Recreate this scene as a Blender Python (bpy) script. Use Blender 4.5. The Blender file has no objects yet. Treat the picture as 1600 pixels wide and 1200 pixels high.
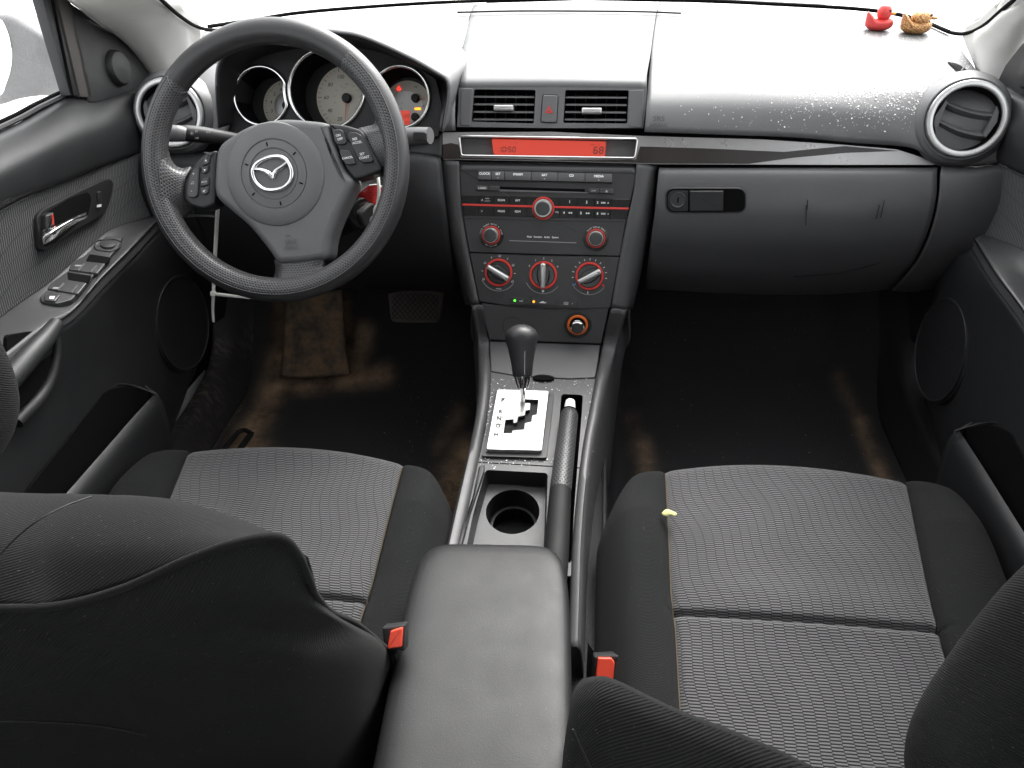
import bpy, bmesh, math, random
from mathutils import Vector as V, Matrix
from mathutils.geometry import tessellate_polygon
from mathutils.bvhtree import BVHTree
random.seed(7)
SC = bpy.context.scene
COL = SC.collection
R = math.radians

# ------------------------------------------------------------------ camera
CAM = V((.0728, -1.189, 1.0454)); FPX = 1187.6
_yaw, _pit, _rol = R(6.7), R(34.74), R(-1.43)
CF = V((-math.sin(_yaw)*math.cos(_pit), math.cos(_yaw)*math.cos(_pit), -math.sin(_pit)))
_r = V((math.cos(_yaw), math.sin(_yaw), 0)); _u = _r.cross(CF)
CR = _r*math.cos(_rol) + _u*math.sin(_rol); CU = -_r*math.sin(_rol) + _u*math.cos(_rol)
cd = bpy.data.cameras.new('camera'); cam = bpy.data.objects.new('camera', cd); COL.objects.link(cam)
cam.matrix_world = Matrix(((CR.x, CU.x, -CF.x, CAM.x), (CR.y, CU.y, -CF.y, CAM.y), (CR.z, CU.z, -CF.z, CAM.z), (0, 0, 0, 1)))
cd.sensor_width = 36; cd.lens = FPX*36/1600; cd.clip_start = .02; cd.clip_end = 500
SC.camera = cam

def ray(u, v): return CR*((u-800)/FPX) - CU*((v-600)/FPX) + CF
def pX(u, v, X): d = ray(u, v); return CAM + d*((X-CAM.x)/d.x)
def pY(u, v, Y): d = ray(u, v); return CAM + d*((Y-CAM.y)/d.y)
def pZ(u, v, Z): d = ray(u, v); return CAM + d*((Z-CAM.z)/d.z)
def rY(*pts): return [pY(*p) for p in pts]
def rX(*pts): return [pX(*p) for p in pts]
def rZ(*pts): return [pZ(*p) for p in pts]

class Frame:
    """a real surface plane of the car: origin, right, up along the surface, outward normal"""
    def __init__(s, o, n, x=(1, 0, 0)):
        s.o = V(o); s.n = V(n).normalized(); x = V(x); s.x = (x - s.n*x.dot(s.n)).normalized(); s.y = s.n.cross(s.x)
    def P(s, a, b, h=0): return s.o + s.x*a + s.y*b + s.n*h
    def L(s, u, v, h=0):
        d = ray(u, v); o = s.o + s.n*h
        p = CAM + d*((o-CAM).dot(s.n)/d.dot(s.n)) - s.o
        return (p.dot(s.x), p.dot(s.y))
    def at(s, u, v, h=0): a, b = s.L(u, v, h); return s.P(a, b, h)
    def sub(s, u, v, h=0): return Frame(s.at(u, v, h), s.n, s.x)

# ------------------------------------------------------------------ objects
ORG = {}
def tag(o, label, cat, group=None, kind=None):
    if label: o['label'] = label
    if cat: o['category'] = cat
    if group: o['group'] = group
    if kind: o['kind'] = kind
    return o
def thing(name, loc, label, cat, group=None):
    o = bpy.data.objects.new(name, None); COL.objects.link(o); o.location = loc; o.empty_display_size = .02
    ORG[o.name] = V(loc); return tag(o, label, cat, group)
def obj(name, vs, fs, m, parent=None, uv=None, angle=38, face_cam=False, label=None):
    vs = [V(p) for p in vs]
    lo = V((min(p.x for p in vs), min(p.y for p in vs), min(p.z for p in vs)))
    hi = V((max(p.x for p in vs), max(p.y for p in vs), max(p.z for p in vs)))
    c = (lo+hi)/2
    me = bpy.data.meshes.new(name); me.from_pydata([p-c for p in vs], [], [tuple(f) for f in fs])
    if uv:
        L = me.uv_layers.new(name='UVMap')
        for lp in me.loops: L.data[lp.index].uv = uv[lp.vertex_index]
    bm = bmesh.new(); bm.from_mesh(me)
    bmesh.ops.remove_doubles(bm, verts=bm.verts, dist=1e-6)
    if not face_cam: bmesh.ops.recalc_face_normals(bm, faces=bm.faces)
    else:
        k = 0
        for f in bm.faces: k += f.calc_area()*f.normal.dot(CAM-c-f.calc_center_median())
        if k < 0: bmesh.ops.reverse_faces(bm, faces=bm.faces)
    bm.to_mesh(me); bm.free()
    me.shade_smooth()
    if angle < 180: me.set_sharp_from_angle(angle=R(angle))
    for pg in me.polygons:
        if len(pg.vertices) > 4: pg.use_smooth = False
    me.materials.append(m)
    o = bpy.data.objects.new(name, me); COL.objects.link(o)
    if parent: o.parent = parent; o.location = c - ORG[parent.name]
    else: o.location = c
    ORG[o.name] = c
    if label: o['label'] = label
    return o
def solid(o, t, off=-1):
    md = o.modifiers.new('solid', 'SOLIDIFY'); md.thickness = t; md.offset = off; return o

def cr(p, t, closed=False):
    n = len(p)
    if n == 1: return p[0]
    if not closed: t = min(max(t, 0), n-1-1e-9)
    i = int(math.floor(t)); f = t-i
    g = (lambda k: p[k % n]) if closed else (lambda k: p[k] if 0 <= k < n else (p[0]*2-p[1] if k < 0 else p[-1]*2-p[-2]))
    a, b, c, d = g(i-1), g(i), g(i+1), g(i+2)
    return b + ((c-a)*f + (a*2-b*5+c*4-d)*f*f + (b*3-a-c*3+d)*f*f*f)*.5
def resample(p, n, closed=False):
    p = [V(q) for q in p]
    if len(p) == 1: return p*n
    m = len(p) if closed else len(p)-1
    K = max(200, m*30); dense = [cr(p, m*k/K, closed) for k in range(K+1)]
    acc = [0]
    for a, b in zip(dense, dense[1:]): acc.append(acc[-1]+(b-a).length)
    out = []; j = 0; tot = acc[-1]; cnt = n if closed else n-1
    for k in range(n):
        s = tot*k/max(1, cnt)
        while j < K-1 and acc[j+1] < s: j += 1
        d = acc[j+1]-acc[j]; out.append(dense[j].lerp(dense[j+1], (s-acc[j])/d if d > 1e-12 else 0))
    return out
def spl2(pts, n=6, closed=True):
    p = [V((a, b, 0)) for a, b in pts]; m = len(p) if closed else len(p)-1
    return [tuple(cr(p, k/n, closed)[:2]) for k in range(m*n + (0 if closed else 1))]

def grid(G, closed_u=False):
    nv, nu = len(G), len(G[0]); vs = [p for r in G for p in r]; fs = []
    for j in range(nv-1):
        for i in range(nu if closed_u else nu-1):
            k = (i+1) % nu
            fs.append((j*nu+i, j*nu+k, (j+1)*nu+k, (j+1)*nu+i))
    return vs, fs
def surf(name, rows, m, parent, nu=24, nv=24, thick=.003, sharp=60, uvs=1.0, label=None, straight=False):
    rr = [resample(r, nu) for r in rows]
    if straight: G = rr
    else:
        cols = [resample([r[i] for r in rr], nv) for i in range(nu)]
        G = [[cols[i][j] for i in range(nu)] for j in range(nv)]
    vs, fs = grid(G)
    uv = []; jm = len(G)//2; im = nu//2
    au = [0]; av = [0]
    for i in range(1, nu): au.append(au[-1]+(G[jm][i]-G[jm][i-1]).length)
    for j in range(1, len(G)): av.append(av[-1]+(G[j][im]-G[j-1][im]).length)
    for j in range(len(G)):
        for i in range(nu): uv.append((au[i]*uvs, av[j]*uvs))
    o = obj(name, vs, fs, m, parent, uv, sharp, True, label)
    if thick: solid(o, thick)
    return o

def area2(p): return sum(a[0]*b[1]-b[0]*a[1] for a, b in zip(p, p[1:]+p[:1]))/2
def inset(p, d):
    n = len(p); out = []
    for i in range(n):
        a, b, c = V(p[i-1]+(0,)), V(p[i]+(0,)), V(p[(i+1) % n]+(0,))
        e1, e2 = (b-a), (c-b)
        if e1.length < 1e-9: e1 = e2
        if e2.length < 1e-9: e2 = e1
        e1.normalize(); e2.normalize(); n1, n2 = V((-e1.y, e1.x, 0)), V((-e2.y, e2.x, 0))
        q = n1+n2
        q = q/max(q.length_squared, .35)*2 if q.length > 1e-6 else n1
        out.append((b.x+q.x*d, b.y+q.y*d))
    return out
def rnd(p, r, n=4):
    """round the corners of a polygon"""
    out = []; N = len(p)
    for i in range(N):
        a, b, c = V(p[i-1]+(0,)), V(p[i]+(0,)), V(p[(i+1) % N]+(0,))
        ra = r[i] if isinstance(r, (list, tuple)) else r
        k = min(ra, (a-b).length*.48, (c-b).length*.48)
        if k < 1e-7: out.append((b.x, b.y)); continue
        s, e = b+(a-b).normalized()*k, b+(c-b).normalized()*k
        for t in range(n+1):
            t /= n; q = s*(1-t)**2 + b*2*t*(1-t) + e*t*t; out.append((q.x, q.y))
    return out
def rrect(a, b, w, h, r, n=4): return rnd([(a-w/2, b-h/2), (a+w/2, b-h/2), (a+w/2, b+h/2), (a-w/2, b+h/2)], r, n)
def circ(a, b, r, n=32, sy=1): return [(a+r*math.cos(2*math.pi*k/n), b+r*sy*math.sin(2*math.pi*k/n)) for k in range(n)]
def px(F, pts, h=0, r=0, n=4):
    p = [F.L(u, v, h) for u, v in pts]
    if area2(p) < 0: p.reverse()
    return rnd(p, r, n) if r else p
def plate(name, F, p, h0, h1, m, parent, bev=.0008, seg=2, dome=0, label=None, angle=38):
    p = [tuple(q) for q in p]
    if area2(p) < 0: p = p[::-1]
    rings = [[F.P(a, b, h0) for a, b in p]]
    if bev > 0:
        for k in range(seg+1):
            t = k/seg*math.pi/2
            rings.append([F.P(a, b, h1-bev+bev*math.sin(t)) for a, b in inset(p, bev*(1-math.cos(t)))])
    else: rings.append([F.P(a, b, h1) for a, b in p])
    if dome:
        q = inset(p, bev); ca = sum(a for a, b in q)/len(q); cb = sum(b for a, b in q)/len(q)
        for k in range(1, 6):
            t = k/6; rings.append([F.P(a+(ca-a)*t, b+(cb-b)*t, h1+dome*(1-(1-t)**2)) for a, b in q])
    vs, fs = grid(rings, True); n = len(p); L = len(vs)
    fs.append(tuple(range(L-n, L))); fs.append(tuple(range(n-1, -1, -1)))
    return obj(name, vs, fs, m, parent, angle=angle, label=label)
def holed(name, F, outer, holes, h0, h1, m, parent, label=None):
    """a plate with openings through it"""
    if area2(outer) < 0: outer = outer[::-1]
    loops = [outer]+[(q if area2(q) < 0 else q[::-1]) for q in holes]
    tris = tessellate_polygon([[V((a, b, 0)) for a, b in q] for q in loops])
    flat = [ab for q in loops for ab in q]; N = len(flat)
    vs = [F.P(a, b, h1) for a, b in flat]+[F.P(a, b, h0) for a, b in flat]
    fs = [tuple(t) for t in tris]; s = 0
    for q in loops:
        for i in range(len(q)):
            j = (i+1) % len(q); fs.append((s+i, s+j, N+s+j, N+s+i))
        s += len(q)
    return obj(name, vs, fs, m, parent, angle=30, label=label)
def well(name, F, p, h0, h1, m, parent, taper=0, floor=True, label=None):
    """an open recess: walls from h1 down to h0 and a floor"""
    if area2(p) < 0: p = p[::-1]
    q = inset(p, taper) if taper else p
    rings = [[F.P(a, b, h1) for a, b in p], [F.P(a, b, h0) for a, b in q]]
    vs, fs = grid(rings, True); n = len(p)
    if floor: fs.append(tuple(range(n, 2*n)))
    o = obj(name, vs, fs, m, parent, angle=30, label=label)
    return o
def lathe(name, F, c, prof, m, parent, n=40, sy=1, label=None, angle=38, cap=True):
    rings = [[F.P(c[0]+r*math.cos(2*math.pi*k/n), c[1]+r*sy*math.sin(2*math.pi*k/n), h) for k in range(n)] for r, h in prof]
    vs, fs = grid(rings, True)
    if cap:
        if prof[-1][0] > 1e-6: fs.append(tuple(range(len(vs)-n, len(vs))))
    return obj(name, vs, fs, m, parent, angle=angle, label=label)
def ring(name, F, c, r0, r1, h0, h1, m, parent, n=48, sy=1, a0=0, a1=360, label=None):
    """flat-topped ring with rounded shoulders, r0 inside, r1 outside"""
    b = min((r1-r0)*.3, max(h1-h0, 1e-5)*.5)
    prof = [(r1, h0), (r1, h1-b), (r1-b*.35, h1-b*.25), (r1-b, h1), (r0+b, h1), (r0+b*.35, h1-b*.25), (r0, h1-b), (r0, h0)]
    full = a1-a0 >= 360; K = n if full else n+1
    rings = [[F.P(c[0]+r*math.cos(R(a0+(a1-a0)*k/n)), c[1]+r*sy*math.sin(R(a0+(a1-a0)*k/n)), h) for k in range(K)] for r, h in prof+prof[:1]]
    vs, fs = grid(rings, full)
    return obj(name, vs, fs, m, parent, angle=30, label=label)
def tube(name, pts, rad, m, parent, n=10, N=None, closed=False, flat=1.0, up=None, label=None, caps=True):
    pts = [V(p) for p in pts]; N = N or max(8, len(pts)*5)
    if len(pts) == 2: P = [pts[0].lerp(pts[1], k/(N-1)) for k in range(N)]
    else: P = resample(pts, N, closed)
    rr = rad if isinstance(rad, (list, tuple)) else [rad]
    rings = []; prev = None
    for i, p in enumerate(P):
        a = P[i-1] if (i or closed) else p; b = P[(i+1) % len(P)] if (i < len(P)-1 or closed) else p
        t = (b-a).normalized()
        s = V(up) if up else (prev or (V((0, 0, 1)) if abs(t.z) < .9 else V((1, 0, 0))))
        s = (s-t*s.dot(t)).normalized(); prev = s; w = t.cross(s)
        x = i/(N-1)*(len(rr)-1); k = min(int(x), len(rr)-2) if len(rr) > 1 else 0
        r = rr[k]+(rr[min(k+1, len(rr)-1)]-rr[k])*(x-k) if len(rr) > 1 else rr[0]
        rings.append([p + s*(r*flat*math.cos(2*math.pi*q/n)) + w*(r*math.sin(2*math.pi*q/n)) for q in range(n)])
    if closed: rings.append(rings[0])
    vs, fs = grid(rings, True)
    if not closed and caps: fs.append(tuple(range(n))); fs.append(tuple(range(len(vs)-n, len(vs))))
    return obj(name, vs, fs, m, parent, angle=50, label=label)

_fc = {}
def font_mesh(s):
    if s not in _fc:
        cu = bpy.data.curves.new('t', 'FONT'); cu.body = s; cu.size = 1; cu.align_x = 'CENTER'; cu.align_y = 'CENTER'; cu.resolution_u = 3
        o = bpy.data.objects.new('t', cu); COL.objects.link(o)
        me = bpy.data.meshes.new_from_object(o.evaluated_get(bpy.context.evaluated_depsgraph_get()))
        bpy.data.objects.remove(o); bpy.data.curves.remove(cu)
        _fc[s] = ([tuple(v.co[:2]) for v in me.vertices], [tuple(p.vertices) for p in me.polygons])
        bpy.data.meshes.remove(me)
    return _fc[s]
def text(F, s, c, size, m, parent, rot=0, h=.0004, sx=1.0, bold=0, name='lettering', arc=None, shear=0):
    """flat printed letters; size = cap height in metres; arc=(radius, start deg, step deg) sets them round a dial"""
    vs, fs = [], []; k = size/.7
    def put(ch, a0, b0, ro):
        v2, f2 = font_mesh(ch)
        offs = [(0, 0)] if not bold else [(0, 0), (bold, 0), (0, bold), (bold, bold)]
        for n_, (ox, oy) in enumerate(offs):
            s0 = len(vs); co, si = math.cos(ro), math.sin(ro)
            for x, y in v2:
                x = x*k*sx + ox + shear*y*k; y = y*k + oy
                vs.append(F.P(a0+x*co-y*si, b0+x*si+y*co, h+n_*2e-5))
            fs.extend(tuple(s0+i for i in f) for f in f2)
    if arc:
        r, st, step = arc
        for i, ch in enumerate(s):
            if ch == ' ': continue
            an = R(st-step*i); put(ch, c[0]+r*math.cos(an), c[1]+r*math.sin(an), an-math.pi/2)
    else: put(s, c[0], c[1], R(rot))
    if not vs: return None
    return obj(name, vs, fs, m, parent, angle=180, face_cam=True)
def marks(name, F, polys, m, parent, h=.0004, label=None):
    vs, fs = [], []
    for p in polys:
        s = len(vs); vs += [F.P(a, b, h) for a, b in p]; fs.append(tuple(range(s, s+len(p))))
    return obj(name, vs, fs, m, parent, angle=180, face_cam=True, label=label)
def stroke(a, b, w):
    dx, dy = b[0]-a[0], b[1]-a[1]; l = math.hypot(dx, dy) or 1; nx, ny = -dy/l*w/2, dx/l*w/2
    return [(a[0]+nx, a[1]+ny), (a[0]-nx, a[1]-ny), (b[0]-nx, b[1]-ny), (b[0]+nx, b[1]+ny)]

# ------------------------------------------------------------------ materials
def nt(name):
    m = bpy.data.materials.new(name); m.use_nodes = True; t = m.node_tree
    return m, t, t.nodes['Principled BSDF']
def mth(t, op, a, b=None, clamp=False):
    n = t.nodes.new('ShaderNodeMath'); n.operation = op; n.use_clamp = clamp
    for i, x in enumerate((a, b)):
        if x is None: continue
        if isinstance(x, (int, float)): n.inputs[i].default_value = x
        else: t.links.new(x, n.inputs[i])
    return n.outputs[0]
def mix(t, f, a, b):
    n = t.nodes.new('ShaderNodeMix'); n.data_type = 'RGBA'
    if isinstance(f, (int, float)): n.inputs[0].default_value = f
    else: t.links.new(f, n.inputs[0])
    for i, x in ((6, a), (7, b)):
        if isinstance(x, tuple): n.inputs[i].default_value = (*x, 1)[:4]
        else: t.links.new(x, n.inputs[i])
    return n.outputs[2]
def noise(t, scale, detail=2, src='Object', rough=.5, dim='3D'):
    tc = t.nodes.new('ShaderNodeTexCoord'); n = t.nodes.new('ShaderNodeTexNoise')
    n.inputs['Scale'].default_value = scale; n.inputs['Detail'].default_value = detail; n.inputs['Roughness'].default_value = rough
    if src == 'World':
        g = t.nodes.new('ShaderNodeNewGeometry'); t.links.new(g.outputs['Position'], n.inputs['Vector'])
    else: t.links.new(tc.outputs[src], n.inputs['Vector'])
    return n.outputs['Fac']
def ramp(t, x, stops):
    n = t.nodes.new('ShaderNodeValToRGB'); t.links.new(x, n.inputs[0]); e = n.color_ramp.elements
    while len(e) < len(stops): e.new(.5)
    for q, (p, c) in zip(e, stops):
        q.position = p; q.color = (*c, 1) if isinstance(c, tuple) else (c, c, c, 1)
    return n.outputs[0]
def bump(t, b, hgt, strength, dist):
    n = t.nodes.new('ShaderNodeBump'); n.inputs['Strength'].default_value = strength; n.inputs['Distance'].default_value = dist
    t.links.new(hgt, n.inputs['Height']); t.links.new(n.outputs[0], b.inputs['Normal']); return n
def plastic(name, col, rough=.5, grain=1100, gs=.25, var=.12, metal=0, spec=.5, coat=0, dust=0):
    m, t, b = nt(name)
    b.inputs['Metallic'].default_value = metal; b.inputs['Specular IOR Level'].default_value = spec
    if coat: b.inputs['Coat Weight'].default_value = coat; b.inputs['Coat Roughness'].default_value = .1
    v = noise(t, 14, 4, 'World')
    c = mix(t, v, tuple(x*(1-var) for x in col), tuple(x*(1+var) for x in col))
    if dust:
        d = ramp(t, noise(t, 420, 2, 'World'), [(0, 0), (.70, 0), (.76, 1), (1, 1)])
        c = mix(t, mth(t, 'MULTIPLY', d, dust), c, (.35, .34, .32))
    t.links.new(c, b.inputs['Base Color'])
    rr = mth(t, 'ADD', mth(t, 'MULTIPLY', noise(t, 30, 3, 'World'), .16), rough-.08)
    t.links.new(rr, b.inputs['Roughness'])
    if gs: bump(t, b, noise(t, grain, 2, 'World'), gs, .0006)
    return m
def emit(name, col, s, base=None):
    m, t, b = nt(name); b.inputs['Base Color'].default_value = (*(base or col), 1); b.inputs['Roughness'].default_value = .35
    b.inputs['Emission Color'].default_value = (*col, 1); b.inputs['Emission Strength'].default_value = s
    return m
def uvnode(t):
    n = t.nodes.new('ShaderNodeTexCoord'); s = t.nodes.new('ShaderNodeSeparateXYZ'); t.links.new(n.outputs['UV'], s.inputs[0]); return s.outputs[0], s.outputs[1]
def ribbed(name, dark, light, colw=.0128, rowp=.0035, slant=-.045, vert=False):
    """ribbed upholstery: short ribs in staggered columns that drift sideways"""
    m, t, b = nt(name); U, W = uvnode(t)
    if vert: U, W = W, U
    y = mth(t, 'DIVIDE', W, rowp); row = mth(t, 'FLOOR', y)
    w1 = mth(t, 'MULTIPLY', mth(t, 'SINE', mth(t, 'ADD', mth(t, 'MULTIPLY', row, .16), mth(t, 'MULTIPLY', U, 22))), .30)
    w2 = mth(t, 'MULTIPLY', mth(t, 'SINE', mth(t, 'MULTIPLY', row, .031)), .35)
    x = mth(t, 'ADD', mth(t, 'ADD', mth(t, 'DIVIDE', U, colw), mth(t, 'MULTIPLY', row, slant)), mth(t, 'ADD', w1, w2))
    col = mth(t, 'FLOOR', x); fx = mth(t, 'SUBTRACT', x, col)
    ph = mth(t, 'FRACT', mth(t, 'ADD', y, mth(t, 'MULTIPLY', mth(t, 'MODULO', mth(t, 'ABSOLUTE', col), 2), .5)))
    tri = mth(t, 'SUBTRACT', 1, mth(t, 'ABSOLUTE', mth(t, 'SUBTRACT', mth(t, 'MULTIPLY', ph, 2), 1)))
    rib = mth(t, 'MULTIPLY', mth(t, 'SUBTRACT', tri, .24), 2.6, True)
    ln = mth(t, 'ADD', mth(t, 'MULTIPLY', mth(t, 'MULTIPLY', mth(t, 'SUBTRACT', fx, .02), 14, True), .7), .3)
    f = mth(t, 'MULTIPLY', rib, ln)
    fade = mth(t, 'ADD', mth(t, 'MULTIPLY', noise(t, 9, 3, 'World'), .5), .72)
    c = mix(t, mth(t, 'MULTIPLY', f, fade, True), dark, light)
    t.links.new(c, b.inputs['Base Color']); b.inputs['Roughness'].default_value = .9
    b.inputs['Sheen Weight'].default_value = .25; b.inputs['Specular IOR Level'].default_value = .2
    bump(t, b, f, .5, .0012); return m
def knit(name, col, pitch=.0019, fuzz=.1, ang=.6):
    """plain dark knit with a fine diagonal rib and lint"""
    m, t, b = nt(name); U, W = uvnode(t)
    d = mth(t, 'ADD', mth(t, 'MULTIPLY', U, ang), W)
    s = mth(t, 'ADD', mth(t, 'MULTIPLY', mth(t, 'SINE', mth(t, 'MULTIPLY', d, 2*math.pi/pitch)), .5), .5)
    nz = noise(t, 1500, 2, 'World')
    hgt = mth(t, 'ADD', mth(t, 'MULTIPLY', s, .7), mth(t, 'MULTIPLY', nz, .6))
    c = mix(t, hgt, tuple(x*.62 for x in col), tuple(x*1.25 for x in col))
    c = mix(t, mth(t, 'MULTIPLY', noise(t, 7, 4, 'World'), fuzz), c, (.085, .083, .078))
    lint = ramp(t, noise(t, 600, 1, 'World'), [(0, 0), (.745, 0), (.765, 1), (1, 1)])
    c = mix(t, mth(t, 'MULTIPLY', lint, .28), c, (.3, .29, .26))
    t.links.new(c, b.inputs['Base Color']); b.inputs['Roughness'].default_value = .95
    b.inputs['Sheen Weight'].default_value = .03; b.inputs['Sheen Roughness'].default_value = .5; b.inputs['Specular IOR Level'].default_value = .12
    bump(t, b, hgt, .55, .0010); return m
def perforated(name, col, rough, p=.0042):
    """leather with rows of punched holes"""
    m, t, b = nt(name); U, W = uvnode(t)
    y = mth(t, 'DIVIDE', W, p*.8); row = mth(t, 'FLOOR', y); fy = mth(t, 'SUBTRACT', mth(t, 'FRACT', y), .5)
    x = mth(t, 'ADD', mth(t, 'DIVIDE', U, p), mth(t, 'MULTIPLY', mth(t, 'MODULO', mth(t, 'ABSOLUTE', row), 2), .5))
    fx = mth(t, 'SUBTRACT', mth(t, 'FRACT', x), .5)
    d = mth(t, 'SQRT', mth(t, 'ADD', mth(t, 'MULTIPLY', fx, fx), mth(t, 'MULTIPLY', fy, fy)))
    k = mth(t, 'MULTIPLY', mth(t, 'SUBTRACT', d, .2), 7, True)
    t.links.new(mix(t, k, (.004, .004, .004), col), b.inputs['Base Color'])
    rr = mth(t, 'ADD', mth(t, 'MULTIPLY', noise(t, 60, 3, 'World'), .14), rough-.07); t.links.new(rr, b.inputs['Roughness'])
    bump(t, b, k, .7, .0012); return m
def glass(name, tint=(1, 1, 1), refl=.06, dirt=0):
    m = bpy.data.materials.new(name); m.use_nodes = True; t = m.node_tree; t.nodes.clear()
    o = t.nodes.new('ShaderNodeOutputMaterial'); tr = t.nodes.new('ShaderNodeBsdfTransparent'); tr.inputs[0].default_value = (*tint, 1)
    gl = t.nodes.new('ShaderNodeBsdfGlossy'); gl.inputs['Roughness'].default_value = .02
    mx = t.nodes.new('ShaderNodeMixShader'); mx.inputs[0].default_value = refl
    t.links.new(tr.outputs[0], mx.inputs[1]); t.links.new(gl.outputs[0], mx.inputs[2]); last = mx.outputs[0]
    if dirt:
        df = t.nodes.new('ShaderNodeBsdfDiffuse'); df.inputs[0].default_value = (.5, .48, .45, 1)
        m2 = t.nodes.new('ShaderNodeMixShader'); t.links.new(last, m2.inputs[1]); t.links.new(df.outputs[0], m2.inputs[2])
        f = ramp(t, noise(t, 260, 3, 'World'), [(0, 0), (.55, 0), (.75, dirt), (1, dirt)]); t.links.new(f, m2.inputs[0]); last = m2.outputs[0]
    t.links.new(last, o.inputs[0]); return m

M = dict(
    pad=plastic('soft dash skin', (.125, .126, .128), .45, 900, .3),
    trim=plastic('grey moulded trim', (.125, .126, .128), .43, 1000, .3, dust=.12),
    dtrim=plastic('door trim', (.042, .043, .044), .46, 1000, .3, dust=.15),
    ctrim=plastic('console trim', (.066, .066, .067), .44, 1000, .3, dust=.3),
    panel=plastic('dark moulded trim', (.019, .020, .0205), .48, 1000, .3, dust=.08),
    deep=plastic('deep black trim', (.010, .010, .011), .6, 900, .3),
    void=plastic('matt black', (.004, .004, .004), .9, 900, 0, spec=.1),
    face=plastic('radio face', (.033, .033, .034), .36, 1500, .12, dust=.15),
    gloss=plastic('gloss black', (.008, .008, .009), .22, 900, 0),
    button=plastic('button black', (.045, .0455, .046), .36, 1400, .08),
    silver=plastic('silver paint', (.62, .62, .61), .34, 1500, .06, metal=.75),
    satin=plastic('satin metal plate', (.52, .515, .50), .36, 1800, .06, metal=.55),
    chrome=plastic('chrome', (.80, .80, .79), .11, 800, 0, metal=1, var=.03),
    brushed=plastic('grey film trim', (.36, .355, .35), .3, 1500, .04, metal=.5),
    red=plastic('red paint', (.62, .045, .035), .35, 900, 0, spec=.4),
    orange=plastic('orange plastic', (.75, .16, .03), .35, 900, 0),
    white=plastic('white print', (.75, .75, .74), .6, 900, 0, var=.04),
    grey=plastic('grey print', (.34, .34, .34), .6, 900, 0),
    ink=plastic('black print', (.02, .018, .016), .6, 900, 0),
    emboss=plastic('embossed letters', (.075, .076, .078), .5, 900, 0),
    pillar=plastic('pale grey pillar trim', (.74, .73, .70), .75, 700, .25, spec=.3),
    roof=plastic('headlining', (.66, .65, .62), .95, 500, .4, spec=.1),
    leather=plastic('steering wheel leather', (.032, .032, .033), .40, 520, .45),
    perf=perforated('perforated leather', (.075, .075, .076), .31),
    cover=plastic('airbag cover', (.115, .116, .118), .5, 800, .3, dust=.15),
    vinyl=plastic('armrest vinyl', (.0115, .0115, .012), .50, 700, .2, var=.4, spec=.35, dust=.1),
    knit=knit('dark knit', (.0150, .0160, .0158)),
    knit2=knit('charcoal bolster knit', (.0088, .0095, .0100), .0018, .10, .25),
    rib=ribbed('ribbed seat cloth', (.006, .0059, .0063), (.104, .102, .106)),
    doorcloth=ribbed('ribbed door cloth', (.010, .011, .011), (.038, .042, .042), .022, .0040, .03, True),
    rubber=plastic('rubber', (.03, .028, .026), .8, 500, .4),
    screen=emit('red lit display', (.80, .075, .045), .15, (.10, .012, .008)),
    green=emit('green lamp', (.08, 1, .03), .5), amber=emit('amber lamp', (1, .33, .01), .5), redlamp=emit('red lamp', (1, .03, .02), .5),
    dial=plastic('pale dial face', (.64, .60, .52), .6, 900, 0, var=.06),
    needle=plastic('needle red', (.75, .10, .06), .4, 900, 0),
    tie=plastic('white nylon', (.88, .89, .82), .4, 900, 0),
    tagred=plastic('red card', (.62, .03, .03), .6, 300, .05),
    tagblue=plastic('blue plastic', (.06, .22, .5), .4, 300, 0),
    belt=plastic('red buckle', (.80, .075, .04), .35, 900, 0),
    duck=plastic('red rubber duck', (.62, .055, .05), .45, 300, .05),
    duckgold=plastic('gold rubber duck', (.42, .17, .06), .5, 700, .5, var=.5),
    bill=plastic('duck bill', (.80, .45, .08), .45, 300, 0),
    flake=plastic('pale flakes', (.80, .79, .77), .7, 300, 0), crumb=plastic('tan crumbs', (.40, .26, .13), .9, 300, 0, var=.5),
    leaf=plastic('dry leaf', (.55, .55, .22), .8, 300, .1),
    glass=glass('window glass', (.97, .98, .97), .03), sideglass=glass('dusty side glass', (.95, .96, .96), .03, .25),
    mirror=plastic('mirror glass', (.9, .9, .9), .05, 900, 0, metal=1, var=0),
    housing=plastic('weathered mirror shell', (.20, .20, .20), .8, 600, .4, var=.5, dust=.6),
    paint=plastic('white car paint', (.78, .78, .77), .3, 900, 0, coat=.6, var=.03),
)
def carpet_mat():
    m, t, b = nt('worn carpet'); g = t.nodes.new('ShaderNodeNewGeometry')
    n1 = noise(t, 16, 5, 'World', .65); n2 = noise(t, 900, 2, 'World')
    base = mix(t, n2, (.030, .030, .032), (.085, .085, .088))
    at = t.nodes.new('ShaderNodeAttribute'); at.attribute_name = 'dirt'
    f = mth(t, 'MULTIPLY', at.outputs['Fac'], mth(t, 'ADD', mth(t, 'MULTIPLY', n1, 2.3), -.5), True)
    c = mix(t, f, base, mix(t, n1, (.48, .29, .165), (.70, .51, .34)))
    t.links.new(c, b.inputs['Base Color']); b.inputs['Roughness'].default_value = 1; b.inputs['Specular IOR Level'].default_value = .05
    bump(t, b, n2, .8, .003); return m
M['carpet'] = carpet_mat()
def glitter_mat():
    m, t, b = nt('gold glitter'); f = ramp(t, noise(t, 520, 2, 'World'), [(0, 0), (.42, .1), (.6, 1), (1, 1)])
    t.links.new(mix(t, f, (.16, .05, .02), (.75, .42, .16)), b.inputs['Base Color']); b.inputs['Metallic'].default_value = .35; b.inputs['Roughness'].default_value = .35
    bump(t, b, f, .6, .001); return m
M['duckgold'] = glitter_mat()
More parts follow.
